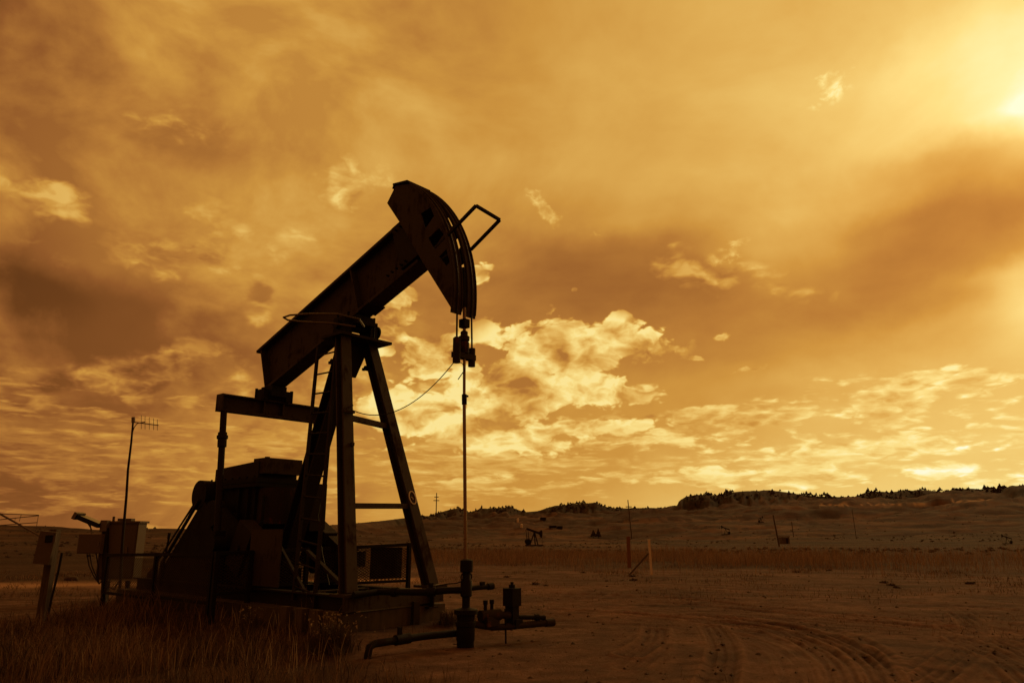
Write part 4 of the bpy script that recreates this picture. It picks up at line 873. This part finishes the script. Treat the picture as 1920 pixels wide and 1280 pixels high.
def scatter_area(n, x0, x1, y0, y1, dens):
    x = rng.uniform(x0, x1, n); y = rng.uniform(y0, y1, n); k = rng.uniform(0, 1, n) < dens(x, y); return x[k], y[k]
# near rough grass
def near_d(x, y):
    r = np.hypot(x, y); g = grass_area(x, y, fbm(x / 4, y / 4, 3, 50) - .5) * (r > 5.0); s = (x - WELL[0]) * BK[0] + (y - WELL[1]) * BK[1]; u = (x - WELL[0]) * UU[0] + (y - WELL[1]) * UU[1]
    block = (s > 1.45) & (s < 9.6) & (np.abs(u) < 1.15); front = (s > .55) & (s < 1.5) & (u > -1.25) & (u < 1.3); return g * ~block * np.where(front, .12, 1.0) * (.25 + .75 * sstep(.40, .58, fbm(x / .8, y / .8, 3, 60))) * np.clip(14 / r, .3, 1)
x, y = scatter_area(150000, -16, 2, 4.5, 24, near_d); r = np.hypot(x, y)
tall = .06 + 1.05 * fbm(x / .9, y / .9, 4, 61) ** 2.6
grass('dry_grass', 'rough dark dry grass in front of and around the pumpjack', np.c_[x, y, terrain(x, y) - .02], tall * rng.uniform(.5, 1.3, len(x)), .004 + .0006 * r * rng.uniform(.6, 1.4, len(x)), rng.uniform(.1, .7, len(x)), M['grass'])
# strip of tall grass beyond the pad
def strip_d(x, y):
    r = np.hypot(x, y); px = column(x, y); w = fbm(x / 6, y / 6, 3, 51) - .5; tail = .10 * (r > 31) * (r < 74) * (px > 640) * sstep(.48, .62, fbm(x / 2.0, y / 2.0, 3, 54)); return tail + sstep(37 + w * 10, 43 + w * 10, r) * (1 - sstep(56 + w * 14, 70 + w * 14, r)) * (px > 690) * 1.0 * (1 - .65 * sstep(1350, 1850, px)) * (.15 + .85 * sstep(.40, .56, fbm(x / 2.5, y / 2.0, 3, 52)))
x, y = scatter_area(170000, -12, 55, 24, 75, strip_d)
grass('tall_grass', 'band of tall reddish dry grass beyond the dirt pad', np.c_[x, y, terrain(x, y) - .03], (.15 + .85 * fbm(x / 4, y / 4, 3, 53)) * rng.uniform(.5, 1.35, len(x)), rng.uniform(.010, .022, len(x)), rng.uniform(.1, .5, len(x)), M['strip'])
# sparse stubble on the pad and left meadow
def stub_d(x, y): r = np.hypot(x, y); return (r > 6) * (r < 40) * sstep(.50, .70, fbm(x / 2.2, y / 2.2, 4, 63)) * np.clip(.25 + .75 * (x < -6) + .6 * sstep(20, 34, r), 0, 1)
x, y = scatter_area(110000, -26, 30, 5, 40, stub_d); r = np.hypot(x, y)
grass('stubble', 'short sparse dry stubble scattered over the dirt pad', np.c_[x, y, terrain(x, y) - .01], rng.uniform(.02, .09, len(x)) * (1 + r / 30), .003 + .0005 * r, rng.uniform(.2, .9, len(x)), M['grass'])
# sagebrush clumps on the plain
def clumps(name, label, cx, cy, size, mat, per=26, flat=.7):
    n = len(cx); z = terrain(cx, cy); c = np.repeat(np.c_[cx, cy, z], per, 0); s = np.repeat(size, per)[:, None]; d = rng.normal(0, 1, (n * per, 3)); d /= np.linalg.norm(d, axis=1)[:, None]; d[:, 2] = np.abs(d[:, 2]) * flat
    ctr = c + d * s * rng.uniform(.3, 1, (n * per, 1)) * .5; a = rng.normal(0, 1, (n * per, 3)); b_ = rng.normal(0, 1, (n * per, 3)); a /= np.linalg.norm(a, axis=1)[:, None]; b_ /= np.linalg.norm(b_, axis=1)[:, None]
    q = s * .20; V = np.stack([ctr - a * q, ctr + b_ * q * .8, ctr + a * q], 1).reshape(-1, 3); T = np.arange(len(V)).reshape(-1, 3); me = fast_mesh(name, V, T); attr(me, 'shade', np.repeat(rng.uniform(0, 1, n * per), 3)); return tag(link_mesh(name, me, mat), label, 'brush', kind='stuff')
r = np.exp(rng.uniform(math.log(62), math.log(600), 5200)); a = rng.uniform(-.72, .72, len(r)); x, y = r * np.sin(a), r * np.cos(a); k = fbm(x / 30, y / 24, 3, 90) > .47
clumps('sagebrush', 'low dark sagebrush dotted over the plain beyond the tall grass', x[k], y[k], rng.uniform(.2, .75, k.sum()) * np.clip(r[k] / 200, .8, 1.6), M['brush'])
r = rng.uniform(24, 40, 16); a = rng.uniform(-.02, .62, 16); clumps('weed_clumps', 'scattered low weed clumps on the edge of the dirt pad', r * np.sin(a), r * np.cos(a), rng.uniform(.12, .35, 16), M['brush'], 70, .35)
# clods and gravel on the pad
n = 3400; r = np.exp(rng.uniform(math.log(6), math.log(34), n)); a = rng.uniform(-.66, .66, n); x, y = r * np.sin(a), r * np.cos(a); z = terrain(x, y); s = (.005 + .022 * rng.random(n) ** 3) * (1 + r / 25)
oc_ = np.array([(1, 0, 0), (-1, 0, 0), (0, 1, 0), (0, -1, 0), (0, 0, 1), (0, 0, -1)], float); V = (np.c_[x, y, z][:, None] + oc_[None] * s[:, None, None] * rng.uniform(.5, 1.2, (n, 6, 1)) * np.array([1.2, 1, .7])).reshape(-1, 3)
ft = np.array([(0, 2, 4), (2, 1, 4), (1, 3, 4), (3, 0, 4), (2, 0, 5), (1, 2, 5), (3, 1, 5), (0, 3, 5)]); T = (np.arange(n)[:, None, None] * 6 + ft[None]).reshape(-1, 3)
tag(link_mesh('gravel', fast_mesh('gravel', V, T), M['concrete']), 'loose clods and small stones over the dirt pad', 'gravel', kind='stuff')
# flowering weed bush before the foundation, and tall stems
def weed(label, x, y, w, h, n=420, heads=60):
    p = ground_px(x, y); p[2] = gz(p[0], p[1]); t = thing('weed_bush', label, 'weed', p)
    R_ = rng.normal(0, w * .4, (n, 2)); P = np.c_[R_, np.zeros(n)]; V, T, Q, s = blades(P, rng.uniform(.35, 1, n) * h * np.exp(-(R_ ** 2).sum(1) / w ** 2), np.full(n, .012), rng.uniform(.1, .8, n)); me = fast_mesh('foliage', V, T, Q); attr(me, 'shade', s); link_mesh('foliage', me, M['brush'], t)
    c = np.c_[rng.normal(0, w * .42, (heads, 2)), rng.uniform(.35, .95, heads) * h]; a = rng.normal(0, .014, (heads, 3, 3)); V = (c[:, None] + a).reshape(-1, 3); me = fast_mesh('seed_heads', V, np.arange(len(V)).reshape(-1, 3)); attr(me, 'shade', np.repeat(rng.uniform(0, 1, heads), 3)); tag(link_mesh('seed_heads', me, M['flower'], t), kind='stuff')
weed('bushy weed with pale seed heads before the left end of the concrete block', 622, 1228, .38, .52, 700, 130)
weed('low dark weed clump at the right end of the concrete block', 838, 1190, .22, .32, 260, 10)
weed('weed tuft with few pale heads before the corner fence posts', 470, 1200, .25, .42, 260, 40)
def stems(label, x0, x1, y0, n, h, spread=7):
    xs = rng.uniform(x0, x1, n); P = np.array([ground_px(xx, y0 + rng.uniform(-spread, spread)) for xx in xs]); P[:, 2] = terrain(P[:, 0], P[:, 1]); V, T, Q, s = blades(P, rng.uniform(.6, 1.1, n) * h, np.full(n, .011), rng.uniform(.05, .35, n)); me = fast_mesh('tall_stems', V, T, Q); attr(me, 'shade', np.clip(s + .5, 0, 1)); tag(link_mesh('tall_stems', me, M['flower']), label, 'grass', kind='stuff')
stems('tall pale bent grass stems scattered through the rough grass at the left', -80, 640, 1225, 260, .42, 45)
stems('a few tall pale grass stems before the foundation and ladder', 560, 730, 1192, 46, .62)

# conifers
def conifer_mesh(h, seed, n=140, spread=.26, leaf=.10):
    g = np.random.default_rng(seed); t = g.uniform(.12, 1, n) ** .8; rad = spread * h * (1.06 - t) * g.uniform(.3, 1.15, n); a = g.uniform(0, 2 * np.pi, n); c = np.c_[rad * np.cos(a), rad * np.sin(a), t * h]
    d = np.c_[np.cos(a), np.sin(a), -.35 + 0 * a]; s = np.c_[-np.sin(a), np.cos(a), g.normal(0, .3, n)]; q = h * leaf * (1.15 - t)[:, None]; V = np.stack([c - s * q * .6, c + d * q * 1.4, c + s * q * .6, c + np.array([0, 0, 1.]) * q * 1.2], 1).reshape(-1, 3); i = np.arange(n)[:, None] * 4
    T = np.concatenate([i + np.array([[0, 1, 2]]), i + np.array([[0, 1, 3]]), i + np.array([[1, 2, 3]])]); me = fast_mesh('crown', V, T); attr(me, 'shade', np.repeat(g.uniform(0, 1, n), 4)); return me
def conifer(label, x, y, top, spread):
    p, r = ground_hit(x, y); h = height_px(p, top); t = thing('conifer_tree', label, 'tree', p); obj('trunk', MB().cyl((0, 0, -.3), (0, 0, h * .8), h * .03, h * .01, n=7), M['bark'], t); me = conifer_mesh(h, int(x), 420, spread); link_mesh('crown', me, M['conifer'], t)
conifer('broad dark conifer on the plain, the left of a close pair', 1113, 1008, 993, .42)
conifer('narrow pointed dark conifer on the plain, the right of a close pair', 1122, 1009, 990, .24)
def ridge_tree(px, f, hh, mesh, label, group):
    cy, rc = crest_at(px); a = math.atan((px - 960) / K_H); r = rc * f; x, y = r * math.sin(a), r * math.cos(a); o = bpy.data.objects.new('ridge_tree', mesh); COL.objects.link(o); o.location = (x, y, gz(x, y) - .3); o.scale = (hh,) * 3; o.rotation_euler = (0, 0, random.uniform(0, 6.28)); tag(o, label, 'tree', group)
variants = []
for k in range(4):
    me = conifer_mesh(1.0, 900 + k, 110, (.34, .46, .28, .55)[k], .20); me.materials.append(M['conifer']); variants.append(me)
for lo, hi, n, h0, h1, lab in ((20, 340, 26, .6, 1.3, 'tiny dark tree along the low left skyline'), (345, 700, 10, .6, 1.3, 'tiny dark tree on the low hill line behind the gearbox'), (780, 985, 30, 2.0, 4.5, 'small dark tree on the broken ridge behind the rod'), (1018, 1150, 24, 2.5, 6., 'small dark tree on top of the flat wooded butte'),
                           (1155, 1268, 10, 1.5, 3.5, 'tiny dark tree on the low saddle left of the long mesa'), (1290, 1490, 34, 2.2, 5.2, 'small dark tree on the long mesa skyline'), (1490, 1640, 40, 2.5, 6.2, 'small dark tree in the row along the dip of the mesa'), (1640, 1935, 46, 2.5, 6., 'small dark tree on the far right ridge skyline')):
    for k in range(n):
        q = lo + (hi - lo) * (k + random.random()) / n
        for _ in range(12):
            if fbm(np.array([q / 22.0]), np.array([3.3]), 3, 97)[0] > .50: break
            q = random.uniform(lo, hi)
        ridge_tree(q, random.uniform(.965, 1.0), h0 * .6 + (h1 * 1.15 - h0 * .6) * random.random() ** 1.9, random.choice(variants), lab, lab + ' group')
# wooded slopes under the crest, seen only as a dark mass
def wood(name, label, spans):
    Vs, Ts, Ss, o = [], [], [], 0
    for lo, hi, f0, f1, n in spans:
        for k in range(n):
            px = rng.uniform(lo, hi); cy, rc = crest_at(px); a = math.atan((px - 960) / K_H); r = rc * rng.uniform(f0, f1); x, y = r * math.sin(a), r * math.cos(a)
            if fbm(np.array([px / 12.]), np.array([r / 30.]), 3, 95)[0] < .47: continue
            me = variants[rng.integers(4)]; V = np.empty(len(me.vertices) * 3, np.float32); me.vertices.foreach_get('co', V); V = V.reshape(-1, 3) * rng.uniform(1.5, 4.0) + [x, y, gz(x, y) - .3]; T = np.empty(len(me.loops), np.int32); me.loops.foreach_get('vertex_index', T); Vs.append(V); Ts.append(T.reshape(-1, 3) + o); Ss.append(np.full(len(V), rng.uniform(0, 1))); o += len(V)
    me = fast_mesh(name, np.vstack(Vs), np.vstack(Ts)); attr(me, 'shade', np.concatenate(Ss)); tag(link_mesh(name, me, M['conifer']), label, 'woodland', kind='stuff')
wood('woodland', 'dark scrub woodland over the slopes of the far bluffs', [(790, 985, .92, .985, 260), (1025, 1250, .92, .985, 300), (1290, 1500, .93, .985, 220), (1480, 1900, .91, .985, 900)])
# dark stones on the road shoulder at the left
for x, y, w, lab in ((133, 1087, .5, 'flat dark stone on the pale dirt road, left of a larger one'), (203, 1083, .75, 'dark lumpy stone on the pale dirt road, nearest the meter post')):
    p = ground_px(x, y); p[2] = gz(p[0], p[1]); bm = bmesh.new(); bmesh.ops.create_icosphere(bm, subdivisions=3, radius=1)
    for v in bm.verts: v.co *= .8 + .4 * float(fbm(np.array([v.co.x * 1.7 + 5]), np.array([v.co.y * 1.7 + v.co.z]), 3, 12)[0]); v.co.x *= w / 2; v.co.y *= w / 3; v.co.z *= .12
    me = bpy.data.meshes.new('stone'); bm.to_mesh(me); bm.free(); o = link_mesh('stone', me, M['concrete']); o.location = p + np.array([0, 0, .05]); tag(o, lab, 'stone')
